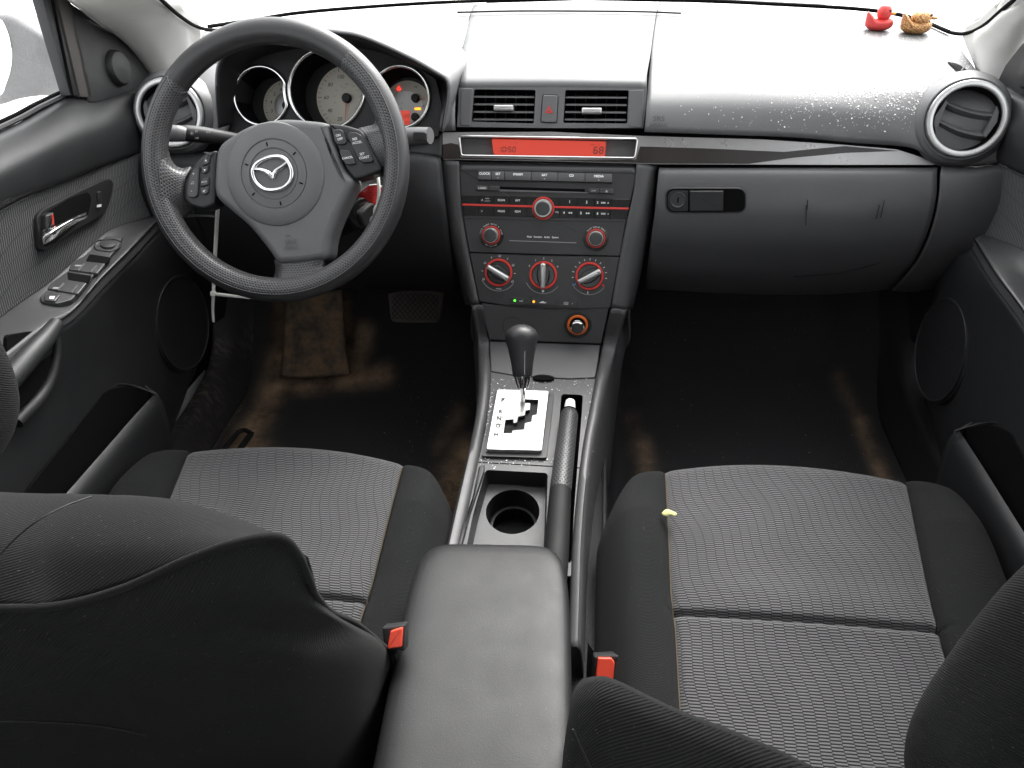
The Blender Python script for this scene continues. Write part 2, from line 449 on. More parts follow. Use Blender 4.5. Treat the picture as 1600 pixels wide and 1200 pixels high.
def sill_mat():
    m, t, b = nt('scuffed sill plastic'); g = t.nodes.new('ShaderNodeNewGeometry'); mp = t.nodes.new('ShaderNodeMapping'); mp.inputs['Scale'].default_value = (40, 110, 40); mp.inputs['Rotation'].default_value = (0, 0, .7)
    n = t.nodes.new('ShaderNodeTexNoise'); n.inputs['Scale'].default_value = 1; n.inputs['Detail'].default_value = 5
    t.links.new(g.outputs['Position'], mp.inputs[0]); t.links.new(mp.outputs[0], n.inputs['Vector'])
    big = ramp(t, noise(t, 5, 2, 'World'), [(0, 0), (.50, 0), (.66, .8), (1, .8)]); f = mth(t, 'MULTIPLY', ramp(t, n.outputs['Fac'], [(0, 0), (.48, 0), (.62, .85), (1, 1)]), big)
    t.links.new(mix(t, f, (.034, .033, .034), (.17, .145, .11)), b.inputs['Base Color']); b.inputs['Roughness'].default_value = .6
    bump(t, b, n.outputs['Fac'], .3, .001); return m
M['sill'] = sill_mat()
# ================================================================== DASHBOARD
FS = Frame((0, -.03, .575), (0, -.933, .36))          # the plane of the whole centre stack
dash = thing('dashboard', (0, .1, .55), 'grey moulded car dashboard running under the windscreen from door to door', 'dashboard')

# upper pad, passenger half (rows run from the centre seam out to the pillar), mirrored for the driver half
PAD = [
 rY((1030, 5, .53), (1120, 7, .52), (1200, 11, .505), (1350, 20, .46), (1430, 34, .38), (1486, 56, .27)),
 rY((1025, 30, .36), (1150, 35, .35), (1300, 46, .315), (1400, 60, .27), (1480, 80, .215), (1508, 86, .19)),
 rY((1019, 75, .195), (1150, 78, .19), (1300, 86, .17), (1400, 95, .145), (1480, 106, .12), (1528, 112, .105)),
 rY((1014, 120, .085), (1150, 121, .08), (1300, 127, .07), (1400, 130, .055), (1490, 134, .04), (1550, 138, .03)),
 rY((1011, 155, .033), (1150, 157, .03), (1300, 164, .022), (1400, 170, .012), (1490, 175, .005), (1578, 165, -.005)),
 rY((1009, 185, .012), (1150, 190, .010), (1300, 200, .004), (1400, 206, -.005), (1490, 225, -.010), (1579, 210, -.015)),
 rY((1007, 206, .004), (1120, 210, .003), (1244, 215, .001), (1337, 223.5, -.004), (1412, 229, -.010), (1442, 238, -.013), (1466, 254, -.016), (1520, 258, -.020), (1578, 252, -.022)),
]
mir = lambda rows: [[V((-p.x, p.y, p.z)) for p in r] for r in rows]
pad_r = surf('airbag_panel', PAD, M['pad'], dash, 70, 60, .004)
LB = rY((322, 47, .30), (400, 35, .40), (460, 25.5, .46), (560, 16.5, .50), (700, 8, .525), (725, 6.5, .53))
ml = mir(PAD[:4]); ml[0] = LB[::-1]
surf('driver_pad', [ml[0], [p for p in ml[1]], ml[2]], M['pad'], dash, 60, 30, .004)
surf('vent_shoulder', [r[3:] for r in ml[2:4]]+[[V((-p.x, p.y, p.z)) for p in r[k:]] for r, k in ((PAD[4], 3), (PAD[5], 3), (PAD[6], 4))], M['pad'], dash, 30, 50, .004)
surf('dash_leak_shield', [[p+V((0, .006, -.016)) for p in r] for r in (ml[0][::-1]+PAD[0], ml[1][::-1]+PAD[1], ml[2][::-1]+PAD[2])], M['void'], dash, 60, 20, .004)  # unseen black sheet added under the pads to stop light through the seams
# centre pad between the two seams, down to the vent panel
X0, X1 = pad_r.data, None
ctr = []
for r in PAD[:4]:
    a = r[0]; b = V((-a.x, a.y, a.z)); g = .0012
    ctr.append([b+V((g, 0, 0)), b.lerp(a, .5)+V((0, 0, .002)), a-V((g, 0, 0))])
vt = [FS.at(718, 137), FS.at(860, 136), FS.at(1011, 138)]
ctr[3] = [p+V((0, .0, .002)) for p in [vt[0]+V((0, .03, .012)), vt[1]+V((0, .03, .012)), vt[2]+V((0, .03, .012))]]
ctr.append([p+V((0, .006, .005)) for p in vt]); ctr.append(vt)
surf('centre_pad', ctr, M['pad'], dash, 30, 40, .003)
bvh = BVHTree.FromPolygons([pad_r.data.vertices[i].co+ORG['airbag_panel'] for i in range(len(pad_r.data.vertices))], [tuple(p.vertices) for p in pad_r.data.polygons])
def on_pad(u, v):
    d = ray(u, v).normalized(); h = bvh.ray_cast(CAM, d); return (h[0], h[1]) if h[0] else (None, None)

# defroster slot and base seal
ds = rY((715, 22, .40), (800, 20, .405), (900, 20, .405), (1000, 21, .40), (1064, 23.5, .39))
tube('defroster_slot', [p+V((0, 0, .003)) for p in ds], .0045, M['void'], dash, 8, 40, flat=.35)
# ---- centre vent panel
op_l, op_r = [(741, 139.5), (837, 140.5), (834, 193), (737, 190)], [(883.5, 140.5), (982.5, 141), (980, 193), (880, 192)]
hz = [(847.5, 147), (873, 148), (870.5, 193), (844, 192)]
outer = px(FS, [(717, 137), (860, 136), (1011, 138), (1009, 170), (1005, 200), (860, 200), (714, 198), (716, 170)])
holes = [px(FS, op_l, 0, .003), px(FS, op_r, 0, .003), px(FS, hz, 0, .004)]
holed('vent_panel', FS, outer, holes, -.012, 0, M['trim'], dash)
for op, capq, tabq, lab in ((op_l, [(719.5, 138), (739.5, 138), (735, 197), (719, 196)], (787, 169), 'l'), (op_r, [(983, 141), (1006, 140), (1004, 200), (981, 198)], (924.5, 173.5), 'r')):
    q = px(FS, op, 0, .003)
    vent = well('air_vent', FS, q, -.045, -.0005, M['void'], dash)
    xs = [p[0] for p in q]; ys = [p[1] for p in q]; xa, xb, ya, yb = min(xs), max(xs), min(ys), max(ys)
    for k in range(4):
        y = yb-(yb-ya)*(.19+.225*k)
        f = Frame(FS.P((xa+xb)/2, y, -.009), FS.y+FS.n*.22)
        plate('vent_slat', f, rrect(0, 0, xb-xa-.004, .0150, .001), -.0010, .0010, M['trim'], vent, .0007, 2)
    for k in range(5):
        f = Frame(FS.P(xa+(xb-xa)*(.17+.165*k), (ya+yb)/2, -.032), FS.x, FS.n)
        plate('vent_fin', f, rrect(0, 0, .012, yb-ya-.002, .001), -.0007, .0007, M['deep'], vent, .0003, 1)
    a, b = FS.L(*tabq); plate('vent_tab', FS, rrect(a, b, .031, .0085, .002), -.012, .006, M['satin'] if lab == 'l' else M['silver'], vent, .0022, 3)
    plate('vent_end_cap', FS, px(FS, capq, 0, .003), -.002, .0012, M['trim'], dash, .0012)
# hazard switch
hb = plate('hazard_switch', FS, inset(px(FS, hz, 0, .004), .0011), -.012, .0022, M['trim'], dash, .0015, 3)
a, b = FS.L(858, 171.5)
tri = [(a-.0062, b-.005), (a+.0062, b-.005), (a, b+.006)]
marks('hazard_triangle', FS, [tri], M['red'], hb, .0026); marks('hazard_triangle', FS, [[(a-.0024, b-.0028), (a+.0024, b-.0028), (a, b+.0018)]], M['trim'], hb, .0029)

# ---- trim strip with display opening
TZ = .002
strip = [(692, 207), (860, 206), (1000, 212.5), (1187, 217.8), (1319, 226.5), (1400, 233.5), (1440, 246), (1461, 257.5), (1300, 257.5), (1030, 256.5), (1000, 255.5), (860, 252), (692, 249)]
bez = [(718, 212.5), (996.5, 217), (992, 247), (721, 243)]
holed('trim_strip', FS, px(FS, strip, 0, .002), [inset(px(FS, bez, 0, .004), -.0002)], -.012, TZ, M['brushed'], dash)
wood = [(1000, 229), (1100, 232), (1225, 237.5), (1270, 233), (1319, 228.5), (1360, 232), (1404, 236), (1320, 239), (1240, 246.5), (1169, 256), (1030, 255.7), (1000, 254.8)]
M['wood'] = plastic('dark grained inlay', (.022, .017, .015), .32, 300, .08, var=.6, dust=.25)
plate('inlay', FS, px(FS, wood), TZ-.001, TZ+.0005, M['wood'], dash, .0003, 1)
plate('inlay', FS, px(FS, [(692, 226), (705, 223.5), (717, 226), (720.3, 245.5), (860, 249.5), (993.5, 249), (1000, 229), (1000, 254.8), (860, 251.2), (692, 248.3)]), TZ-.001, TZ+.0005, M['wood'], dash, .0003, 1)
disp = well('clock_display', FS, px(FS, bez, 0, .004), -.016, TZ, M['trim'], dash, .002)
q = px(FS, bez, 0, .0045)
def rimring(name, F, p, w, h0, h1, m, parent):
    if area2(p) < 0: p = p[::-1]
    o, i = inset(p, -w/2), inset(p, w/2)
    rings = [[F.P(a, b, h0) for a, b in o], [F.P(a, b, h1-w*.2) for a, b in inset(p, -w*.42)], [F.P(a, b, h1) for a, b in inset(p, -w*.1)], [F.P(a, b, h1) for a, b in inset(p, w*.1)], [F.P(a, b, h1-w*.2) for a, b in inset(p, w*.42)], [F.P(a, b, h0) for a, b in i]]
    vs, fs = grid(rings, True); return obj(name, vs, fs, m, parent, angle=60)
rimring('bezel', FS, q, .0034, TZ-.002, TZ+.0016, M['chrome'], disp)
sc = px(FS, [(768, 217), (947, 221), (945, 244.5), (771, 241)], 0, .0015)
plate('screen', FS, sc, -.014, -.003, M['screen'], disp, .0004, 1)
SEG = {'0': 'abcdef', '1': 'bc', '5': 'acdfg', '6': 'acdefg', '8': 'abcdefg', '2': 'abged', '9': 'abcdfg', '4': 'fgbc', '3': 'abgcd', '7': 'abc'}
def seven(F, s, a, b, w, hgt, gap, t, m, parent, h):
    out = []
    for ch in s:
        if ch == ':':
            out += [rrect(a, b+hgt*.3, t, t, 0), rrect(a, b+hgt*.7, t, t, 0)]; a += gap*.9; continue
        x0, x1, y0, y1, ym = a, a+w, b, b+hgt, b+hgt/2; e = t*.35; sk = lambda x, y: (x+(y-b)*.08, y)
        P = dict(a=((x0+e, y1), (x1-e, y1)), b=((x1, ym+e), (x1, y1-e)), c=((x1, y0+e), (x1, ym-e)), d=((x0+e, y0), (x1-e, y0)), e=((x0, y0+e), (x0, ym-e)), f=((x0, ym+e), (x0, y1-e)), g=((x0+e, ym), (x1-e, ym)))
        if ch == '1': P = {k: ((p[0]-w*.55, p[1]), (q2[0]-w*.55, q2[1])) for k, (p, q2) in P.items()}
        for k in SEG[ch]: out.append(stroke(sk(*P[k][0]), sk(*P[k][1]), t))
        a += w+gap if ch != '1' else w*.5+gap
    return marks('digits', F, out, m, parent, h)
a, b = FS.L(780.5, 237); seven(FS, '10:50', a, b, .0043, .0074, .0025, .0014, M['ink'], disp, -.0022)
a, b = FS.L(927.5, 239.5); seven(FS, '68', a, b, .0054, .0094, .0033, .0017, M['ink'], disp, -.0022)
text(FS, 'ST', FS.L(806.5, 223.8), .0022, M['ink'], disp, h=-.0022, shear=.2)
text(FS, 'AMB', FS.L(925.5, 226.3), .0022, M['ink'], disp, h=-.0022, shear=.2)
text(FS, '°F', FS.L(936, 226.6), .0024, M['ink'], disp, h=-.0022, shear=.2)

# ---- round side vents
def side_vent(sx):
    c = pY(1510, 186, -.016); c = V((c.x*sx, c.y, c.z))
    F = Frame(c, (-.18*sx, -.94, .30))
    N_ = 56; rr_ = [[], [], [], [], []]; H2 = []
    for k in range(N_):
        a = 2*math.pi*k/N_; hh = []
        for r_ in (.068, .0635):
            o = F.P(r_*math.cos(a), r_*math.sin(a), .10); o2 = V((abs(o.x), o.y, o.z)); dn = -F.n; dn = V((dn.x*sx, dn.y, dn.z)) if sx < 0 else dn
            h_ = bvh.ray_cast(o2, dn, .16)
            hh.append(max(-.045, min(.0, .10-(h_[0]-o2).length)) if h_[0] else -.03)
        H2.append(hh)
    for _ in range(6): H2 = [[(H2[i-1][j]+2*H2[i][j]+H2[(i+1) % N_][j])/4 for j in (0, 1)] for i in range(N_)]
    for k in range(N_):
        a = 2*math.pi*k/N_; h2, h1 = H2[k]
        for j, (r_, q_) in enumerate(((.068, h2-.002), (.0635, h1*.72+.0003), (.0585, h1*.30), (.0555, -.0005), (.0525, -.003))): rr_[j].append(F.P(r_*math.cos(a), r_*math.sin(a), q_))
    for row in rr_: row.append(row[0])
    v = surf('air_vent', rr_, M['pad'], dash, 72, 24, 0, 180)
    ring('vent_ring', F, (0, 0), .0435, .0525, -.004, .0065, M['silver'], v, 56)
    lathe('vent_barrel', F, (0, 0), [(.0435, .003), (.0425, -.012), (.040, -.055), (.0001, -.056)], M['void'], v, 40)
    for k, dy in enumerate((.016, -.012)):
        pts = []
        for i in range(13):
            x = -.038+.076*i/12; y = dy-.30*sx*x+(.006*(1-(x/.038)**2))*-1
            if math.hypot(x, y) < .0415: pts.append((x, y))
        rows = [[F.P(x, y+.0055, -.012) for x, y in pts], [F.P(x, y, -.004) for x, y in pts], [F.P(x, y-.006, -.016) for x, y in pts]]
        surf('vent_vane', rows, M['trim'], v, 16, 10, .003)
    for s in (-1, 1):
        plate('vent_cheek', F, [(s*.036, -.020), (s*.041, -.006), (s*.041, .004), (s*.030, .026), (s*.027, .024)] if s*sx < 0 else [(s*.030, -.026), (s*.041, -.004), (s*.041, .010), (s*.037, .018), (s*.026, -.022)], -.014, -.003, M['trim'], v, .001)
    return F
FV = side_vent(1); side_vent(-1)
# side window demister
dm = [on_pad(u, v)[0] for u, v in ((1480, 98), (1496, 102), (1512, 113), (1526, 124))]
dm2 = [on_pad(u, v)[0] for u, v in ((1480, 99), (1491, 109), (1503, 118.5), (1524, 125))]
if all(dm) and all(dm2):
    d = surf('demister', [[p+V((0, -.001, .002)) for p in dm], [p+V((0, -.001, .002)) for p in dm2]], M['void'], dash, 20, 6, .001, straight=True)
    for t in (.3, .5, .7):
        a_, b_ = dm[1].lerp(dm[3], t), dm2[1].lerp(dm2[3], t); tube('demister_rib', [a_+V((0, -.001, .003)), b_+V((0, -.001, .003))], .0011, M['pad'], d, 6, 4)
# embossed letters on the airbag panel
h0, n0 = on_pad(1027, 190)
if h0:
    FA = Frame(h0, n0 if n0.dot(CAM-h0) > 0 else -n0)
    text(FA, 'SRS', (.002, .004), .0075, M['emboss'], dash, h=.0008, sx=1.1); text(FA, 'AIRBAG', (.002, -.0055), .0055, M['emboss'], dash, h=.0008)

# ---- glovebox, end panel
G = [
 rY((1030, 262, .012), (1150, 262, .012), (1300, 262, .008), (1465, 262, -.002)),
 rY((1030, 263, -.004), (1150, 263, -.005), (1300, 263, -.008), (1465, 263, -.018)),
 rY((1029, 270, -.018), (1150, 270, -.02), (1300, 271, -.024), (1464, 271, -.032)),
 rY((1026, 300, -.030), (1150, 302, -.033), (1300, 304, -.037), (1463, 304, -.044)),
 rY((1023, 335, -.038), (1150, 338, -.042), (1300, 340, -.046), (1456, 340, -.050)),
 rY((1018, 370, -.036), (1150, 374, -.040), (1300, 376, -.043), (1444, 376, -.046)),
 rY((1014, 400, -.022), (1150, 406, -.024), (1300, 408, -.026), (1428, 408, -.028)),
 rY((1011, 425, .000), (1150, 433, .000), (1300, 434, .000), (1410, 430, .000)),
 rY((1008, 452, .05), (1150, 460, .05), (1300, 460, .05), (1390, 452, .05)),
]
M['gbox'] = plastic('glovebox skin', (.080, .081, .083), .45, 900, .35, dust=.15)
gd = surf('glovebox_door', G, M['gbox'], dash, 50, 60, .004)
E_ = [
 rY((1471, 260, -.005), (1520, 260, -.01), (1577, 254, -.012)),
 rY((1471, 262, -.022), (1520, 263, -.026), (1576, 257, -.028)),
 rY((1470, 272, -.036), (1520, 273, -.040), (1574, 268, -.040)),
 rY((1468, 305, -.048), (1510, 312, -.052), (1566, 312, -.050)),
 rY((1461, 342, -.052), (1500, 352, -.054), (1556, 356, -.050)),
 rY((1449, 378, -.046), (1490, 386, -.046), (1543, 388, -.042)),
 rY((1433, 410, -.028), (1470, 416, -.026), (1518, 412, -.022)),
 rY((1414, 434, .000), (1450, 440, .002), (1490, 434, .006)),
 rY((1394, 455, .05), (1430, 456, .05), (1465, 450, .05)),
]
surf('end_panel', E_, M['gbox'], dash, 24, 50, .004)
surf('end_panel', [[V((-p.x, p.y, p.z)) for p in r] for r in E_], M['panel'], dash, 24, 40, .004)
tube('underside_seam', rY((1240, 433, -.004), (1300, 428, -.012), (1350, 418, -.02), (1390, 405, -.028)), .0008, M['deep'], gd, 6, 20)
FG = Frame(pY(1100, 312, -.0335), (-.03, -.985, .17))
hq = px(FG, [(1041, 294), (1164, 294), (1164, 331), (1041, 331)], 0, .013, 8)
hw = plate('latch_shade', FG, hq, -.004, .0042, M['void'], gd, 0)  # flat black plate on the door, painting the shade inside the latch recess
rimring('latch_rim', FG, hq, .0028, -.003, .0044, M['panel'], gd)
plate('latch_handle', FG, px(FG, [(1077, 297), (1130, 297), (1130, 329), (1077, 329)], 0, .002), -.004, .0072, M['panel'], gd, .0018, 3)
lk = plate('lock_plate', FG, px(FG, [(1043, 296), (1075, 297), (1075, 329), (1043, 329)], 0, [.013, .002, .002, .013], 6), -.004, .0046, M['panel'], gd, .001)
a, b = FG.L(1059, 311.5)
lathe('lock_cylinder', FG, (a, b), [(.0122, .003), (.0118, .0066), (.0108, .0068), (.0096, .0058), (.0001, .0058)], M['button'], gd, 30)
marks('keyway', FG, [rrect(a, b, .0022, .0085, 0)], M['void'], gd, .0062)
SCUFF = plastic('scuff', (.010, .010, .010), .6, 900, 0)
for (u0, v0, u1, v1, Y) in ((1259, 352, 1260, 320, -.0475), (1261, 328, 1262, 312, -.045), (1369, 342, 1374, 320, -.0505), (1376, 340, 1382, 313, -.050)):
    p0, p1 = pY(u0, v0, Y-.002), pY(u1, v1, Y-.0015); tube('scuff', [p0, p1], .0008, SCUFF, gd, 5, 8)

# ---- flanks of the centre stack
def flank(s):
    if s > 0:
        rows = [rY((995, 256, -.004), (1012, 256, -.002), (1024, 258, .004), (1027, 259, .03)),
                rY((990, 300, -.020), (1008, 302, -.018), (1020, 304, -.008), (1022, 304, .03)),
                rY((980, 345, -.037), (1000, 350, -.035), (1013, 352, -.02), (1016, 352, .03)),
                rY((969, 400, -.056), (986, 405, -.054), (1000, 407, -.038), (1006, 407, .02)),
                rY((955, 480, -.086), (968, 483, -.085), (981, 484, -.074), (989, 482, .0))]
    else:
        rows = [rY((717, 252, -.004), (702, 251, -.003), (690, 250, .004), (686, 250, .03)),
                rY((720, 303, -.020), (705, 303, -.019), (693, 303, -.008), (686, 303, .03)),
                rY((726, 352, -.037), (712, 352, -.036), (700, 352, -.02), (690, 352, .03)),
                rY((734, 402, -.056), (724, 404, -.055), (714, 404, -.038), (708, 404, .02)),
                rY((748, 474, -.086), (741, 476, -.085), (734, 476, -.074), (727, 476, .0))]
    surf('stack_flank', rows, M['ctrim'], dash, 16, 30, .003)
flank(1); flank(-1)

# ---- driver's lower panel
K = [
 rY((228, 232, .00), (335, 238, .00), (500, 238, .0), (640, 236, .0), (688, 246, .0)),
 rY((230, 240, -.03), (335, 246, -.03), (500, 246, -.028), (640, 242, -.022), (689, 250, -.012)),
 rY((235, 268, -.045), (335, 272, -.045), (500, 275, -.042), (640, 275, -.036), (692, 278, -.022)),
 rY((240, 330, -.045), (335, 335, -.045), (500, 340, -.04), (640, 330, -.04), (697, 330, -.035)),
 rY((250, 390, -.02), (335, 398, -.02), (500, 405, -.015), (640, 405, -.02), (705, 400, -.03)),
 rY((262, 430, .03), (335, 436, .03), (500, 440, .03), (640, 440, .02), (712, 440, -.01)),
 rY((270, 440, .09), (335, 445, .09), (500, 450, .09), (640, 452, .09), (716, 460, .05)),
]
kp = surf('knee_panel', K, M['panel'], dash, 50, 50, .004)
tube('pocket_lip', rY((293, 338, -.052), (320, 337, -.053), (342, 339, -.052)), .004, M['panel'], kp, 8, 12, flat=.6)
surf('seam_strip', [[V((-r[0].x-.045, r[0].y, r[0].z-.002)), V((-r[0].x-.0004, r[0].y, r[0].z-.0005))] for r in PAD], M['pad'], dash, 8, 50, .004)
under = [rY((640, 222, .01), (665, 222, .01), (690, 208, .01)), rY((640, 236, -.005), (665, 240, -.004), (690, 247, -.004))]
surf('column_filler', under, M['panel'], dash, 12, 8, .003)

# ---- instrument hood
HL = [(343, 200, -.03), (340, 165, -.028), (339, 134, -.025), (341, 106, -.022), (352, 86, -.02), (375, 70, -.02), (410, 58, -.02), (450, 52, -.02), (490, 51, -.02), (528, 53, -.02), (569, 61, -.02), (637, 91, -.02), (680, 115, -.021), (697, 127, -.022), (699, 150, -.024), (695, 175, -.026), (690, 206, -.028)]
lip = rY(*HL)
cx_ = -.335
def arc(y, lift, shrink=1.0):
    out = []
    for p in lip:
        z = .70+(p.z-.70)*lift; out.append(V((cx_+(p.x-cx_)*shrink, y, z)))
    return out
hood_rows = [arc(.36, .56, 1.06), arc(.21, .84, 1.05), arc(.09, .96, 1.03), arc(.02, 1.0, 1.012), [p+V((0, .004, .0015)) for p in lip], lip]
surf('instrument_hood', hood_rows, M['pad'], dash, 90, 30, .003, 50)
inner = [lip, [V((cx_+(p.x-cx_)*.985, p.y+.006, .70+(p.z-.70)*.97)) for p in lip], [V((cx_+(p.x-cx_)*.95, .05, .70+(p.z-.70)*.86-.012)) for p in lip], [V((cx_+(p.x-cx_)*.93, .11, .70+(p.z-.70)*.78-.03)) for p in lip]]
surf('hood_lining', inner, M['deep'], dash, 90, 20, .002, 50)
tube('hood_seam', [p+V((0, -.001, 0)) for p in lip[:3]], .0012, M['deep'], dash, 6, 10)

# ================================================================== INSTRUMENT CLUSTER
FGU = Frame((-.34, .025, .745), (0, -.90, .43))
clu = thing('instrument_cluster', FGU.o, 'instrument cluster of three deep round gauges under the hood', 'instrument cluster')
G3 = [(408, 150, 48), (510, 140, 65), (625, 152, 50)]
cfs = [(FGU.L(u, v), r*1.19/FPX) for u, v, r in G3]
holes = []
outl = [FGU.L(u, v) for u, v in ((352, 205), (348, 140), (360, 95), (400, 76), (450, 62), (510, 60), (570, 70), (630, 92), (680, 122), (690, 165), (684, 212), (520, 225))]
inn = []
# the middle gauge overlaps its neighbours, so its opening is cut first and theirs clipped round it
(cM, rM) = cfs[1]
for i, (c, r) in enumerate(cfs):
    q = circ(c[0], c[1], r*.93, 56)
    if i != 1: q = [p if math.hypot(p[0]-cM[0], p[1]-cM[1]) > rM*1.06 else (cM[0]+(p[0]-cM[0])/max(1e-6, math.hypot(p[0]-cM[0], p[1]-cM[1]))*rM*1.06, cM[1]+(p[1]-cM[1])/max(1e-6, math.hypot(p[0]-cM[0], p[1]-cM[1]))*rM*1.06) for p in q]
    inn.append(q)
holed('cluster_face', FGU, outl, inn, -.008, -.002, M['deep'], clu)
DEP = .058
def gauge(i):
    c, r = cfs[i]; q = inn[i]
    g = thing('gauge', FGU.P(c[0], c[1], 0), None, None); g.parent = clu; g.location = FGU.P(c[0], c[1], 0)-ORG[clu.name]
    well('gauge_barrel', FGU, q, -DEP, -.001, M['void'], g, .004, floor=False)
    pts = [FGU.P(a, b, .001) for a, b in q]
    tube('gauge_ring', pts, .0030, M['chrome'], g, 8, 90, closed=True)
    return g, c, r
g1, c1, r1 = gauge(0); g2, c2, r2 = gauge(1); g3, c3, r3 = gauge(2)
H = -DEP
def dialface(g, cen, r, m, q):
    plate('dial_face', FGU, q, H-.003, H, m, g, 0)
def tick(F, c, r0, r1, an, w): return stroke((c[0]+r0*math.cos(R(an)), c[1]+r0*math.sin(R(an))), (c[0]+r1*math.cos(R(an)), c[1]+r1*math.sin(R(an))), w)
def dialmarks(g, c, r, lo, hi, n, minor, labs, size):
    ms = [tick(FGU, c, r*.84, r*.95, lo+(hi-lo)*k/n, .0009) for k in range(n+1)]
    ms += [tick(FGU, c, r*.88, r*.95, lo+(hi-lo)*k/(n*minor), .0005) for k in range(n*minor+1) if k % minor]
    marks('scale', FGU, ms, M['ink'], g, H+.0006)
    for k, s in enumerate(labs):
        if s:
            an = R(lo+(hi-lo)*k/n); text(FGU, s, (c[0]+r*.68*math.cos(an), c[1]+r*.68*math.sin(an)), size, M['ink'], g, h=H+.0006, name='numeral', shear=.15)
def needle(g, c, an, l, m=None):
    marks('needle', FGU, [[(c[0]+.0012*math.cos(R(an+90)), c[1]+.0012*math.sin(R(an+90))), (c[0]-.0012*math.cos(R(an+90)), c[1]-.0012*math.sin(R(an+90))), (c[0]+l*math.cos(R(an)), c[1]+l*math.sin(R(an)))]], m or M['needle'], g, H+.004)
def hub(g, c, r): lathe('needle_hub', FGU, c, [(r, H), (r, H+.006), (r*.8, H+.008), (.0001, H+.008)], M['deep'], g, 24)
# speedometer: pale disc centred where its pin shows in the photograph
cs = FGU.L(542.6, 154, H); rs = r2*.80
dialface(g2, cs, rs, M['deep'], circ(c2[0], c2[1], r2*.99, 48)); 
plate('dial_face', FGU, circ(cs[0], cs[1], rs, 60), H, H+.0003, M['dial'], g2, 0)
dialmarks(g2, cs, rs, 284, 37, 7, 4, ['0', '20', '40', '60', '80', '100', '120', '140'], .0060)
for k in range(1, 11):
    an = R(225-27*k); text(FGU, str(k*20), (cs[0]+rs*.42*math.cos(an), cs[1]+rs*.42*math.sin(an)), .0026, M['grey'], g2, h=H+.0006, name='numeral')
text(FGU, 'km/h', (cs[0]-.004, cs[1]+.017), .0026, M['grey'], g2, h=H+.0006); text(FGU, 'MPH', (cs[0]-.002, cs[1]+.0225), .0026, M['grey'], g2, h=H+.0006)
needle(g2, cs, 266, rs*.9); hub(g2, cs, .0078)
a, b = FGU.L(562, 184, H); plate('gear_window', FGU, rrect(a, b, .010, .012, .0005), H, H+.0008, M['gloss'], g2, 0)
a, b = FGU.L(563, 167, H); marks('lamp_window', FGU, [circ(a, b, .0042, 20)], M['brushed'], g2, H+.0008)
# rev counter
ct = FGU.L(449, 165.6, H); rt = r1*.86
dialface(g1, ct, rt, M['deep'], circ(c1[0], c1[1], r1*.99, 48))
q = circ(ct[0], ct[1], rt, 60)
plate('dial_face', FGU, [(a, b) for a, b in q if math.hypot(a-c2[0], b-c2[1]) > r2*.97] or q, H, H+.0003, M['dial'], g1, 0)
lathe('dial_centre', FGU, ct, [(rt*.55, H+.0004), (rt*.5, H+.0012), (.0001, H+.0012)], M['silver'], g1, 40)
dialmarks(g1, ct, rt, 284, 52, 8, 4, ['0', '1', '2', '3', '4', '5', '6', '', ''], .0056)
needle(g1, ct, 250, rt*.8); hub(g1, ct, .007)
# small gauges
dialface(g3, c3, r3, M['deep'], circ(c3[0], c3[1], r3*.99, 48))
cf = FGU.L(637, 166, H); plate('dial_face', FGU, circ(cf[0], cf[1], r3*.80, 60), H, H+.0003, M['dial'], g3, 0)
plate('dial_inset', FGU, circ(cf[0]-.004, cf[1]-.006, r3*.60, 48), H+.0003, H+.0007, M['brushed'], g3, 0)
for (u, v, an) in ((649.5, 154, -5), (649.5, 183.6, -20)):
    c = FGU.L(u, v, H); needle(g3, c, an, .019); hub(g3, c, .0066)
text(FGU, 'H', FGU.L(650, 136, H), .0045, M['ink'], g3, h=H+.0009, name='numeral', shear=.2); text(FGU, 'C', FGU.L(662, 166, H), .003, M['ink'], g3, h=H+.0009, name='numeral')
a, b = FGU.L(637, 184, H); lc = plate('odometer', FGU, px(FGU, [(620, 173), (641, 173), (641, 195), (620, 195)], H, .001), H+.0005, H+.0012, M['screen'], g3, 0)
seven(FGU, '28', a-.004, b-.0025, .0034, .0052, .0018, .0007, M['ink'], lc, H+.0016) if False else None
c = FGU.L(632, 181, H); seven(FGU, '28', c[0], c[1]-.0035, .0032, .0056, .0020, .0007, M['ink'], g3, H+.0016)
c = FGU.L(634, 192, H); seven(FGU, '24', c[0], c[1]-.0015, .0024, .0040, .0016, .0006, M['ink'], g3, H+.0016)
c = FGU.L(623.5, 138.5, H); marks('belt_lamp', FGU, [circ(c[0], c[1]+.0028, .0015, 10), rrect(c[0], c[1]-.0012, .0040, .0044, .001), stroke((c[0]-.004, c[1]-.0005), (c[0]+.004, c[1]-.0005), .0011)], M['redlamp'], g3, H+.0016)
c = FGU.L(653, 170.3, H); marks('engine_lamp', FGU, [rrect(c[0], c[1], .0105, .0036, .0006)], M['amber'], g3, H+.0016)

